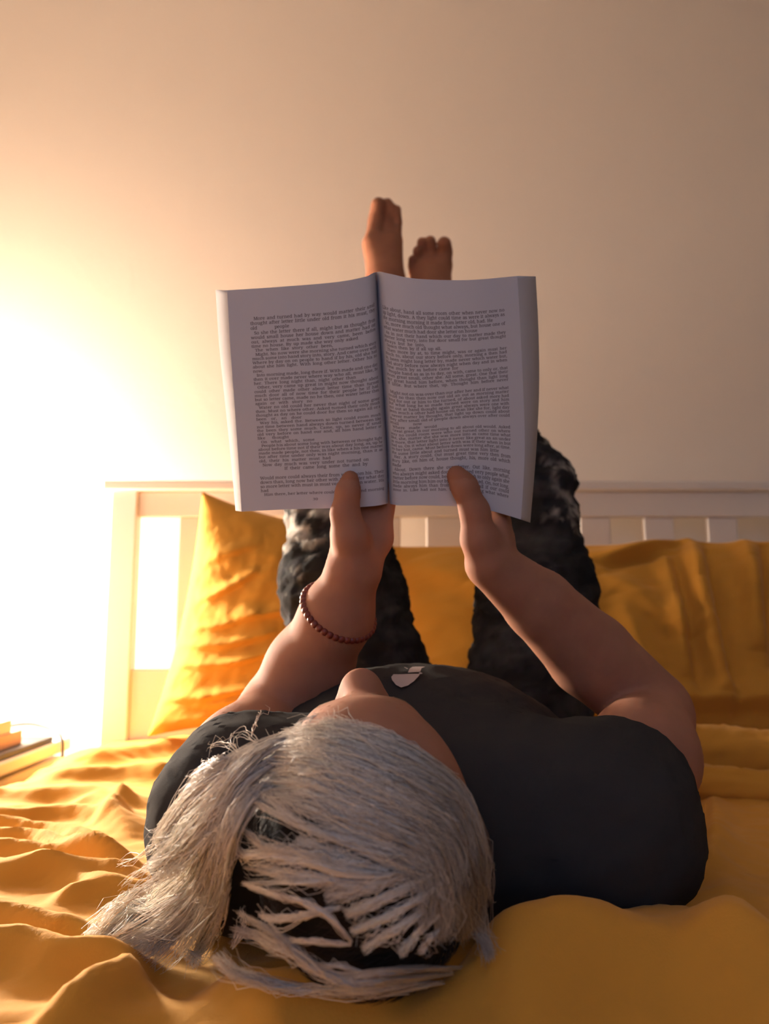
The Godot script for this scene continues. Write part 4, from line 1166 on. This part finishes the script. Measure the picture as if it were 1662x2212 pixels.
	lock(PackedVector3Array([Vector3(0.0461, 0.6160, -0.5646), Vector3(0.0054, 0.6302, -0.5198), Vector3(-0.0200, 0.6308, -0.5150), Vector3(-0.0397, 0.6391, -0.5121), Vector3(-0.0528, 0.6456, -0.5159), Vector3(-0.0689, 0.6461, -0.5327), Vector3(-0.0887, 0.6390, -0.5675), Vector3(-0.1034, 0.6446, -0.5622)]), 0.0021, 35, 0.54, 0.004, -0.158)
	lock(PackedVector3Array([Vector3(0.0461, 0.6168, -0.5651), Vector3(0.0052, 0.6349, -0.5110), Vector3(-0.0197, 0.6338, -0.5104), Vector3(-0.0393, 0.6388, -0.5159), Vector3(-0.0523, 0.6456, -0.5192), Vector3(-0.0673, 0.6502, -0.5260), Vector3(-0.0881, 0.6407, -0.5684), Vector3(-0.1031, 0.6464, -0.5634)]), 0.0021, 35, 0.54, 0.004, -0.196)
	lock(PackedVector3Array([Vector3(0.0461, 0.6168, -0.5652), Vector3(0.0053, 0.6314, -0.5187), Vector3(-0.0197, 0.6334, -0.5101), Vector3(-0.0392, 0.6394, -0.5143), Vector3(-0.0522, 0.6464, -0.5165), Vector3(-0.0683, 0.6476, -0.5314), Vector3(-0.0882, 0.6405, -0.5688)]), 0.0021, 35, 0.54, 0.004, -0.237)
	lock(PackedVector3Array([Vector3(0.0399, 0.6115, -0.5627), Vector3(0.0085, 0.6217, -0.5305), Vector3(-0.0146, 0.6215, -0.5257), Vector3(-0.0460, 0.6069, -0.5600), Vector3(-0.0681, 0.6112, -0.5557), Vector3(-0.0860, 0.6175, -0.5519), Vector3(-0.1009, 0.6238, -0.5483), Vector3(-0.1118, 0.6346, -0.5485)]), 0.0023, 37, 0.48, 0.005, -0.086)
	lock(PackedVector3Array([Vector3(0.0398, 0.6126, -0.5635), Vector3(0.0082, 0.6259, -0.5245), Vector3(-0.0146, 0.6255, -0.5209), Vector3(-0.0460, 0.6086, -0.5616), Vector3(-0.0679, 0.6129, -0.5578), Vector3(-0.0854, 0.6195, -0.5539), Vector3(-0.0993, 0.6258, -0.5504), Vector3(-0.1096, 0.6360, -0.5512)]), 0.0023, 37, 0.48, 0.005, -0.095)
	lock(PackedVector3Array([Vector3(0.0399, 0.6116, -0.5623), Vector3(0.0085, 0.6231, -0.5271), Vector3(-0.0149, 0.6167, -0.5365), Vector3(-0.0461, 0.6068, -0.5601), Vector3(-0.0681, 0.6110, -0.5560), Vector3(-0.0861, 0.6174, -0.5518), Vector3(-0.1008, 0.6241, -0.5475), Vector3(-0.1118, 0.6347, -0.5480)]), 0.0023, 37, 0.48, 0.005, -0.044)
	lock(PackedVector3Array([Vector3(-0.0114, 0.6402, -0.5078), Vector3(-0.0250, 0.6444, -0.5065), Vector3(-0.0411, 0.6427, -0.5132)]), 0.0012, 20, 0.6, 0.002, -0.245)
	lock(PackedVector3Array([Vector3(-0.0195, 0.6605, -0.4978), Vector3(-0.0417, 0.6595, -0.5045), Vector3(-0.0594, 0.6552, -0.5179)]), 0.0015, 24, 0.5, 0.002, -0.148)
	lock(PackedVector3Array([Vector3(-0.0248, 0.6827, -0.4930), Vector3(-0.0475, 0.6755, -0.5022), Vector3(-0.0708, 0.6626, -0.5314), Vector3(-0.0809, 0.6628, -0.5386)]), 0.0015, 10, 0.24, 0.004, -0.07)
	lock(PackedVector3Array([Vector3(-0.0248, 0.6822, -0.4936), Vector3(-0.0475, 0.6747, -0.5032), Vector3(-0.0706, 0.6623, -0.5297), Vector3(-0.0821, 0.6600, -0.5446)]), 0.0015, 10, 0.24, 0.004, -0.03)
	lock(PackedVector3Array([Vector3(-0.0250, 0.6831, -0.4933), Vector3(-0.0480, 0.6747, -0.5061), Vector3(-0.0699, 0.6657, -0.5241), Vector3(-0.0803, 0.6646, -0.5365)]), 0.0015, 10, 0.24, 0.004, -0.028)
	lock(PackedVector3Array([Vector3(-0.0626, 0.7695, -0.5750), Vector3(-0.0831, 0.7624, -0.5700), Vector3(-0.0981, 0.7507, -0.5650), Vector3(-0.1114, 0.7312, -0.5700), Vector3(-0.1225, 0.7043, -0.5850), Vector3(-0.1344, 0.6771, -0.6150), Vector3(-0.1602, 0.6453, -0.6600), Vector3(-0.2046, 0.6050, -0.7225), Vector3(-0.2319, 0.5880, -0.7226), Vector3(-0.2445, 0.5820, -0.7088)]), 0.0103, 200, 1.0, 0.005, 0.099)
	lock(PackedVector3Array([Vector3(-0.0710, 0.7569, -0.5650), Vector3(-0.0907, 0.7454, -0.5600), Vector3(-0.1045, 0.7272, -0.5600), Vector3(-0.1164, 0.7022, -0.5750), Vector3(-0.1280, 0.6735, -0.6050), Vector3(-0.1519, 0.6364, -0.6500), Vector3(-0.1865, 0.6000, -0.6945), Vector3(-0.2149, 0.5820, -0.6899)]), 0.0101, 200, 1.1, 0.005, -0.011)
	lock(PackedVector3Array([Vector3(-0.0757, 0.7418, -0.5550), Vector3(-0.0919, 0.7332, -0.5500), Vector3(-0.1023, 0.7160, -0.5500), Vector3(-0.1112, 0.6898, -0.5700), Vector3(-0.1224, 0.6591, -0.6000), Vector3(-0.1409, 0.6264, -0.6350), Vector3(-0.1667, 0.5880, -0.6790)]), 0.0083, 160, 1.1, 0.005, 0.088)
	lock(PackedVector3Array([Vector3(-0.0764, 0.7656, -0.5800), Vector3(-0.0943, 0.7576, -0.5800), Vector3(-0.1132, 0.7472, -0.5850), Vector3(-0.1361, 0.7314, -0.6000), Vector3(-0.1558, 0.7107, -0.6200), Vector3(-0.1728, 0.6889, -0.6400), Vector3(-0.1807, 0.6805, -0.6500)]), 0.0093, 110, 0.8, 0.005, 0.052)
	lock(PackedVector3Array([Vector3(-0.0845, 0.7545, -0.5700), Vector3(-0.1069, 0.7420, -0.5700), Vector3(-0.1290, 0.7217, -0.5850), Vector3(-0.1527, 0.6948, -0.6100), Vector3(-0.1774, 0.6701, -0.6400)]), 0.0098, 110, 0.8, 0.006, 0.147)
	lock(PackedVector3Array([Vector3(-0.0898, 0.7399, -0.5650), Vector3(-0.1118, 0.7261, -0.5650), Vector3(-0.1350, 0.7028, -0.5850), Vector3(-0.1602, 0.6788, -0.6150), Vector3(-0.1831, 0.6606, -0.6400)]), 0.0084, 80, 0.7, 0.006, 0.136)
	lock(PackedVector3Array([Vector3(-0.0952, 0.7317, -0.5600), Vector3(-0.1188, 0.7096, -0.5700), Vector3(-0.1373, 0.6873, -0.5900), Vector3(-0.1575, 0.6690, -0.6150), Vector3(-0.1706, 0.6602, -0.6300)]), 0.0070, 60, 0.7, 0.006, 0.107)
	lock(PackedVector3Array([Vector3(-0.0811, 0.7378, -0.5600), Vector3(-0.1008, 0.7201, -0.5580), Vector3(-0.1146, 0.6959, -0.5700), Vector3(-0.1291, 0.6671, -0.6050), Vector3(-0.1536, 0.6347, -0.6500), Vector3(-0.1842, 0.6050, -0.6856), Vector3(-0.2093, 0.5820, -0.6964)]), 0.0094, 170, 1.1, 0.005, 0.007)
	lock(PackedVector3Array([Vector3(-0.1025, 0.7106, -0.5600), Vector3(-0.1188, 0.6887, -0.5850), Vector3(-0.1408, 0.6612, -0.6300), Vector3(-0.1795, 0.6292, -0.7000), Vector3(-0.2187, 0.6000, -0.7430), Vector3(-0.2377, 0.5880, -0.7278), Vector3(-0.2524, 0.5800, -0.7092)]), 0.0094, 170, 1.0, 0.005, 0.128)
	lock(PackedVector3Array([Vector3(-0.1061, 0.7142, -0.5700), Vector3(-0.1230, 0.6894, -0.6000), Vector3(-0.1514, 0.6575, -0.6600), Vector3(-0.1968, 0.6213, -0.7500), Vector3(-0.2378, 0.5920, -0.7914), Vector3(-0.2532, 0.5840, -0.7553)]), 0.0073, 110, 0.9, 0.005, 0.124)
	lock(PackedVector3Array([Vector3(-0.1070, 0.6898, -0.5700), Vector3(-0.1198, 0.6623, -0.6000), Vector3(-0.1359, 0.6363, -0.6350), Vector3(-0.1646, 0.6050, -0.6906), Vector3(-0.1836, 0.5900, -0.6923), Vector3(-0.1943, 0.5820, -0.6782)]), 0.0091, 150, 1.2, 0.005, 0.007)
	lock(PackedVector3Array([Vector3(-0.1159, 0.6905, -0.5900), Vector3(-0.1394, 0.6565, -0.6400), Vector3(-0.1739, 0.6204, -0.7100), Vector3(-0.2031, 0.6000, -0.7316), Vector3(-0.2183, 0.5880, -0.7175), Vector3(-0.2257, 0.5800, -0.6997)]), 0.0096, 150, 1.1, 0.005, 0.191)
	lock(PackedVector3Array([Vector3(-0.1094, 0.6701, -0.5850), Vector3(-0.1194, 0.6447, -0.6100), Vector3(-0.1319, 0.6180, -0.6400), Vector3(-0.1499, 0.5880, -0.6790), Vector3(-0.1578, 0.5800, -0.6745)]), 0.0067, 100, 1.2, 0.005, 0.13)
	lock(PackedVector3Array([Vector3(-0.1091, 0.7528, -0.5800), Vector3(-0.1199, 0.7488, -0.5850), Vector3(-0.1330, 0.7422, -0.6000), Vector3(-0.1477, 0.7292, -0.6200)]), 0.0049, 40, 1.0, 0.005, -0.008)
	lock(PackedVector3Array([Vector3(-0.0329, 0.7727, -0.6000), Vector3(-0.0290, 0.7799, -0.6100), Vector3(-0.0260, 0.7892, -0.6200), Vector3(-0.0242, 0.7935, -0.6300)]), 0.0011, 3, 0.8, 0.004, 0.202)
	lock(PackedVector3Array([Vector3(-0.0979, 0.7660, -0.6000), Vector3(-0.0989, 0.7736, -0.6200), Vector3(-0.0972, 0.7807, -0.6400)]), 0.0011, 3, 1.0, 0.004, -0.003)
	lock(PackedVector3Array([Vector3(-0.0703, 0.7649, -0.5850), Vector3(-0.0610, 0.7773, -0.5900), Vector3(-0.0480, 0.7800, -0.5950), Vector3(-0.0408, 0.7734, -0.6000)]), 0.0017, 5, 1.2, 0.006, 0.046)
	lock(PackedVector3Array([Vector3(-0.0604, 0.7681, -0.5850), Vector3(-0.0510, 0.7789, -0.5900), Vector3(-0.0381, 0.7787, -0.6000)]), 0.0017, 5, 1.2, 0.006, 0.147)
	lock(PackedVector3Array([Vector3(-0.1025, 0.7528, -0.5800), Vector3(-0.1131, 0.7594, -0.6000), Vector3(-0.1275, 0.7581, -0.6200), Vector3(-0.1366, 0.7521, -0.6300)]), 0.0029, 3, 1.3, 0.006, 0.115)
	lock(PackedVector3Array([Vector3(-0.0894, 0.7592, -0.5800), Vector3(-0.1013, 0.7660, -0.6000), Vector3(-0.1117, 0.7640, -0.6100), Vector3(-0.1113, 0.7544, -0.6000)]), 0.0028, 3, 1.3, 0.006, 0.104)
	lock(PackedVector3Array([Vector3(-0.1123, 0.7081, -0.5700), Vector3(-0.1447, 0.6845, -0.6000), Vector3(-0.1918, 0.6540, -0.6600), Vector3(-0.2222, 0.6273, -0.7000)]), 0.0026, 8, 1.3, 0.006, 0.128)
	lock(PackedVector3Array([Vector3(-0.1311, 0.6814, -0.6000), Vector3(-0.1840, 0.6453, -0.6600), Vector3(-0.2221, 0.6142, -0.6900), Vector3(-0.2509, 0.5834, -0.7100)]), 0.0039, 12, 1.2, 0.007, 0.079)
	lock(PackedVector3Array([Vector3(-0.1532, 0.6430, -0.6400), Vector3(-0.2063, 0.6016, -0.6900), Vector3(-0.2409, 0.5779, -0.7100), Vector3(-0.2733, 0.5610, -0.7200)]), 0.0057, 12, 1.4, 0.006, 0.041)
	lock(PackedVector3Array([Vector3(-0.1158, 0.7173, -0.5700), Vector3(-0.1544, 0.6948, -0.6100), Vector3(-0.2018, 0.6589, -0.6800), Vector3(-0.2420, 0.6334, -0.7400)]), 0.0031, 6, 1.3, 0.006, 0.006)
	lock(PackedVector3Array([Vector3(-0.1111, 0.6146, -0.6100), Vector3(-0.0998, 0.6340, -0.6000), Vector3(-0.1034, 0.6465, -0.6000)]), 0.0035, 8, 1.4, 0.006, -0.022)
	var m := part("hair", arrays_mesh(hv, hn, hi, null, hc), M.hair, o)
	m.set_meta("label", "messy bleached blond hair swept over to the lamp side, dark at the roots")

# ---------------------------------------------------------------- the book
func sheet(rows: Array, nu: int, nv: int) -> PackedVector3Array:
	# rows of control points, gutter first; a smooth surface through them
	var cols := []
	for r in rows: cols.append(spline(PackedVector3Array(r), nu))
	var v := PackedVector3Array()
	for j in nv + 1:
		for i in nu + 1:
			var c := PackedVector3Array()
			for r in cols: c.append(r[i])
			var t := float(j) / nv * (rows.size() - 1)
			var k := mini(int(t), rows.size() - 2)
			v.append(c[k].cubic_interpolate(c[k + 1], c[maxi(k - 1, 0)], c[mini(k + 2, rows.size() - 1)], t - k))
	return v

var ink: Image
var glyphs := {}

func write_glyphs(size: int) -> void:
	var font := SystemFont.new()
	font.font_names = PackedStringArray(["Droid Serif"])
	var ts := TextServerManager.get_primary_interface()
	var id: RID = font.get_rids()[0]
	var at := Vector2i(size, 0)
	var chars := "abcdefghijklmnopqrstuvwxyzABCDEFGHIJKLMNOPQRSTUVWXYZ.,'0123456789"
	for i in chars.length(): ts.font_render_glyph(id, at, ts.font_get_glyph_index(id, size, chars.unicode_at(i), 0))
	ink = ts.font_get_texture_image(id, at, 0).duplicate()
	ink.convert(Image.FORMAT_RGBA8)
	for y in ink.get_height():
		for x in ink.get_width():
			ink.set_pixel(x, y, Color(0.24, 0.19, 0.19, ink.get_pixel(x, y).a))
	for i in chars.length():
		var gi: int = ts.font_get_glyph_index(id, size, chars.unicode_at(i), 0)
		glyphs[chars[i]] = [ts.font_get_glyph_uv_rect(id, at, gi), ts.font_get_glyph_offset(id, at, gi), ts.font_get_glyph_advance(id, size, gi).x]

func print_line(page: Image, text: String, x0: float, x1: float, y: float, justify := true) -> void:
	var words := text.split(" ", false)
	var total := 0.0
	for w in words:
		for ch in w: total += glyphs[ch][2]
	var gap := (x1 - x0 - total) / maxf(1.0, words.size() - 1) if justify else 5.0
	var x := x0
	for w in words:
		for ch in w:
			var g = glyphs[ch]
			var r: Rect2 = g[0]
			page.blend_rect(ink, Rect2i(r.position, r.size), Vector2i(roundi(x + g[1].x), roundi(y + g[1].y)))
			x += g[2]
		x += gap

var vocabulary := ("the old of and a to in that was he his it with as for had on at by but not from they were which she or an there her been one all would their so when him up out if more into who no what about then could now than some time very little only over after our made like before other day must never way where much thought again might down long came house room night door light hand asked always great under letter small water turned morning people story matter between").split(" ")

# every line of print: 1 = full, less = a paragraph's last line; a minus sign marks a first line, which is set in
func print_page(lines: Array, x0: float, x1: float, top: float, pitch: float, w: int, h: int, seed_: int, heading := -1) -> ImageTexture:
	var page := Image.create(w, h, false, Image.FORMAT_RGB8)
	page.fill(Color(0.76, 0.755, 0.77))
	page.convert(Image.FORMAT_RGBA8)
	var r := RandomNumberGenerator.new()
	r.seed = seed_
	var fresh := true
	for i in lines.size():
		var l: float = lines[i]
		if l == 0.0: continue
		var a := x0 * w + (14.0 if l < 0.0 else 0.0)
		var b := x0 * w + (x1 - x0) * w * absf(l)
		if i == heading: a = x0 * w + (x1 - x0) * w * 0.2
		var line := ""
		var long := 0.0
		while true:
			var word: String = vocabulary[r.randi() % vocabulary.size()]
			if fresh: word = word.capitalize()
			fresh = false
			if r.randf() < 0.09: word += ","
			elif r.randf() < 0.07:
				word += "."
				fresh = true
			var need := 0.0
			for ch in word: need += glyphs[ch][2]
			if long + need > b - a - 2.0: break
			line += word + " "
			long += need + 4.2
		if absf(l) < 1.0: fresh = true
		print_line(page, line, a, b, (top + pitch * i) * h, true)
	if heading >= 0:
		print_line(page, "30", w * 0.44, w, (top + pitch * lines.size() + 0.012) * h, false)
	page.convert(Image.FORMAT_RGB8)
	page.generate_mipmaps()
	return ImageTexture.create_from_image(page)

func book() -> void:
	var o := thing("open_book", "open paperback of plain printed pages held up by both hands above the reader's face", "book", Vector3.ZERO)
	write_glyphs(19)
	var left := [
		[Vector3(-0.0093, 1.2366, -0.8360), Vector3(-0.0126, 1.2263, -0.8160), Vector3(-0.0230, 1.2179, -0.8080), Vector3(-0.0551, 1.2098, -0.8030), Vector3(-0.1144, 1.2042, -0.8020), Vector3(-0.1691, 1.2023, -0.8060)],
		[Vector3(-0.0057, 1.1696, -0.8470), Vector3(-0.0096, 1.1619, -0.8280), Vector3(-0.0206, 1.1552, -0.8200), Vector3(-0.0529, 1.1490, -0.8160), Vector3(-0.1110, 1.1445, -0.8150), Vector3(-0.1665, 1.1423, -0.8190)],
		[Vector3(-0.0010, 1.1033, -0.8580), Vector3(-0.0056, 1.0967, -0.8390), Vector3(-0.0171, 1.0920, -0.8320), Vector3(-0.0501, 1.0872, -0.8280), Vector3(-0.1070, 1.0839, -0.8270), Vector3(-0.1629, 1.0822, -0.8320)],
		[Vector3(0.0026, 1.0423, -0.8700), Vector3(-0.0015, 1.0371, -0.8510), Vector3(-0.0142, 1.0340, -0.8440), Vector3(-0.0468, 1.0306, -0.8400), Vector3(-0.1036, 1.0275, -0.8400), Vector3(-0.1598, 1.0260, -0.8450)],
		[Vector3(0.0047, 0.9823, -0.8810), Vector3(0.0005, 0.9784, -0.8620), Vector3(-0.0117, 0.9753, -0.8550), Vector3(-0.0435, 0.9728, -0.8520), Vector3(-0.1006, 0.9713, -0.8520), Vector3(-0.1570, 0.9694, -0.8570)]]
	var right := [
		[Vector3(-0.0091, 1.2366, -0.8360), Vector3(-0.0045, 1.2279, -0.8160), Vector3(0.0070, 1.2216, -0.8080), Vector3(0.0343, 1.2140, -0.8030), Vector3(0.0887, 1.2120, -0.8020), Vector3(0.1434, 1.2194, -0.8080)],
		[Vector3(-0.0055, 1.1696, -0.8470), Vector3(-0.0005, 1.1619, -0.8280), Vector3(0.0105, 1.1552, -0.8200), Vector3(0.0384, 1.1507, -0.8150), Vector3(0.0931, 1.1519, -0.8140), Vector3(0.1477, 1.1598, -0.8210)],
		[Vector3(-0.0008, 1.1033, -0.8580), Vector3(0.0041, 1.0961, -0.8390), Vector3(0.0156, 1.0905, -0.8320), Vector3(0.0431, 1.0883, -0.8280), Vector3(0.0971, 1.0926, -0.8270), Vector3(0.1515, 1.0988, -0.8340)],
		[Vector3(0.0028, 1.0423, -0.8700), Vector3(0.0077, 1.0366, -0.8510), Vector3(0.0187, 1.0325, -0.8440), Vector3(0.0458, 1.0336, -0.8400), Vector3(0.1000, 1.0363, -0.8380), Vector3(0.1536, 1.0329, -0.8460)],
		[Vector3(0.0049, 0.9823, -0.8810), Vector3(0.0097, 0.9779, -0.8620), Vector3(0.0198, 0.9758, -0.8550), Vector3(0.0501, 0.9754, -0.8520), Vector3(0.1030, 0.9722, -0.8510), Vector3(0.1500, 0.9610, -0.8590)]]
	var outer_left := [Vector3(-0.1847, 1.2089, -0.8200), Vector3(-0.1815, 1.1473, -0.8330), Vector3(-0.1758, 1.0861, -0.8460), Vector3(-0.1705, 1.0287, -0.8580), Vector3(-0.1659, 0.9721, -0.8690)]
	var outer_right := [Vector3(0.1666, 1.2262, -0.8240), Vector3(0.1704, 1.1643, -0.8360), Vector3(0.1717, 1.1007, -0.8490), Vector3(0.1686, 1.0324, -0.8610), Vector3(0.1627, 0.9591, -0.8730)]
	var ll := [1, 1, 0.3, -1, 1, 1, 0.83, -0.63, -1, 1, 1, 1, 0.12, -1, 1, 0.8, -1, 1, 1, 1, 0.45, -1, 1, 1, 0.36, -1, 1, 1, 1, 0.25, -0.45, -1, 1, 1, 1, 0.57, -0.87, 0.86, 0, 1, 1, 1, 0.11, -1]
	ll[0] = -1
	var rl := [1, 1, 0.9, -1, 0.77, -1, 1, 0.35, -0.48, -1, 1, 1, 1, 0.6, -1, 1, 1, 1, 0.09, -1, 1, 1, 1, 1, 1, -1, 1, 0.28, -0.4, -1, 1, 1, 1, 1, 1, 0.9, -1, 1, 0.2, -1, 1, 1, 1, 1, 1]
	# texture u runs left to right; the left page is mirrored because its grid starts at the gutter
	var print_l := print_page(ll, 0.125, 0.885, 0.148, 0.0178, 700, 1080, 21, 37)
	var print_r := print_page(rl, 0.125, 0.905, 0.158, 0.0172, 700, 1080, 33)
	var side := 0
	for q in [[left, outer_left, print_l, true], [right, outer_right, print_r, false]]:
		var nu := 30
		var nv := 40
		var v := sheet(q[0], nu, nv)
		var uv := PackedVector2Array()
		# u by length along the page
		for j in nv + 1:
			var run := PackedFloat32Array([0.0])
			for i in nu: run.append(run[i] + v[j * (nu + 1) + i].distance_to(v[j * (nu + 1) + i + 1]))
			for i in nu + 1:
				var u := run[i] / run[nu]
				uv.append(Vector2(1.0 - u if q[3] else u, float(j) / nv))
		var pm := mat(Color.WHITE, 0.9, 0.2)
		pm.albedo_texture = q[2]
		var ix := grid_index(nu + 1, nv + 1, q[3])
		var n := normals_of(v, ix)
		var page := part("page", arrays_mesh(v, n, ix, uv), pm, o)
		# the block of leaves under it: fanned fore-edge, head, tail and back
		var outer := spline(PackedVector3Array(q[1]), nv)
		var bv := PackedVector3Array()
		var bi := PackedInt32Array()
		var back := PackedVector3Array()
		for j in nv + 1:
			var o_at := j * (nu + 1)
			for i in nu + 1:
				var t := float(i) / nu
				var p := v[o_at + i] - n[o_at + 20] * lerpf(0.001, 0.014, smoothstep(0.0, 0.3, t))
				if i == nu: p = outer[j] - n[o_at + i] * 0.002
				back.append(p)
		bv.append_array(v)
		for i in bv.size(): bv[i] -= n[i] * 0.0003
		bv.append_array(back)
		var w := nu + 1
		var h := nv + 1
		bi.append_array(grid_index(w, h, q[3]))
		bi.append_array(grid_index(w, h, not q[3], w * h))
		var st := tool()
		for k in bi: st.add_vertex(bv[k])
		var rim := [[], [], []]
		for i in nu:
			rim[0].append([v[i], v[i + 1], back[i], back[i + 1]])
			var a := nv * w + i
			rim[1].append([v[a + 1], v[a], back[a + 1], back[a]])
		for j in nv:
			rim[2].append([v[j * w + nu], v[(j + 1) * w + nu], outer[j], outer[j + 1]])
			rim[2].append([outer[j], outer[j + 1], back[j * w + nu], back[(j + 1) * w + nu]])
		for r in rim:
			for f in r:
				var order := [0, 1, 2, 1, 3, 2] if q[3] else [0, 2, 1, 1, 2, 3]
				for k in order: st.add_vertex(f[k])
		st.generate_normals()
		part("page_block", st.commit(), M.paper, o)
		# its board of the cover
		var cv := PackedVector3Array()
		for layer in 2:
			for j in h:
				for i in w:
					var p := back[j * w + i]
					var grow := (p - back[j * w]).normalized() * (-0.001 * i / nu)
					var down := (back[nv * w + i] - back[i]).normalized() * (0.0006 * (j / float(nv)) - 0.0004)
					cv.append(p + grow + down - n[j * w + 20] * (0.0008 + 0.0008 * layer))
		var ci := grid_index(w, h, q[3])
		ci.append_array(grid_index(w, h, not q[3], w * h))
		part("cover_board", arrays_mesh(cv, normals_of(cv, ci), ci), M.cover, o)
		side += 1
	# the spine between the boards
	var sv := PackedVector3Array()
	var top := Vector3(-0.0089, 1.2321, -0.8440)
	var bottom := Vector3(0.0053, 0.9815, -0.8900)
	for j in 21:
		var c := top.lerp(bottom, j / 20.0)
		for i in 9:
			var a := PI * (i / 8.0)
			sv.append(c + Vector3(-cos(a) * 0.005, 0, -sin(a) * 0.004))
	var si := grid_index(9, 21, true)
	part("spine", arrays_mesh(sv, normals_of(sv, si), si), M.cover, o)
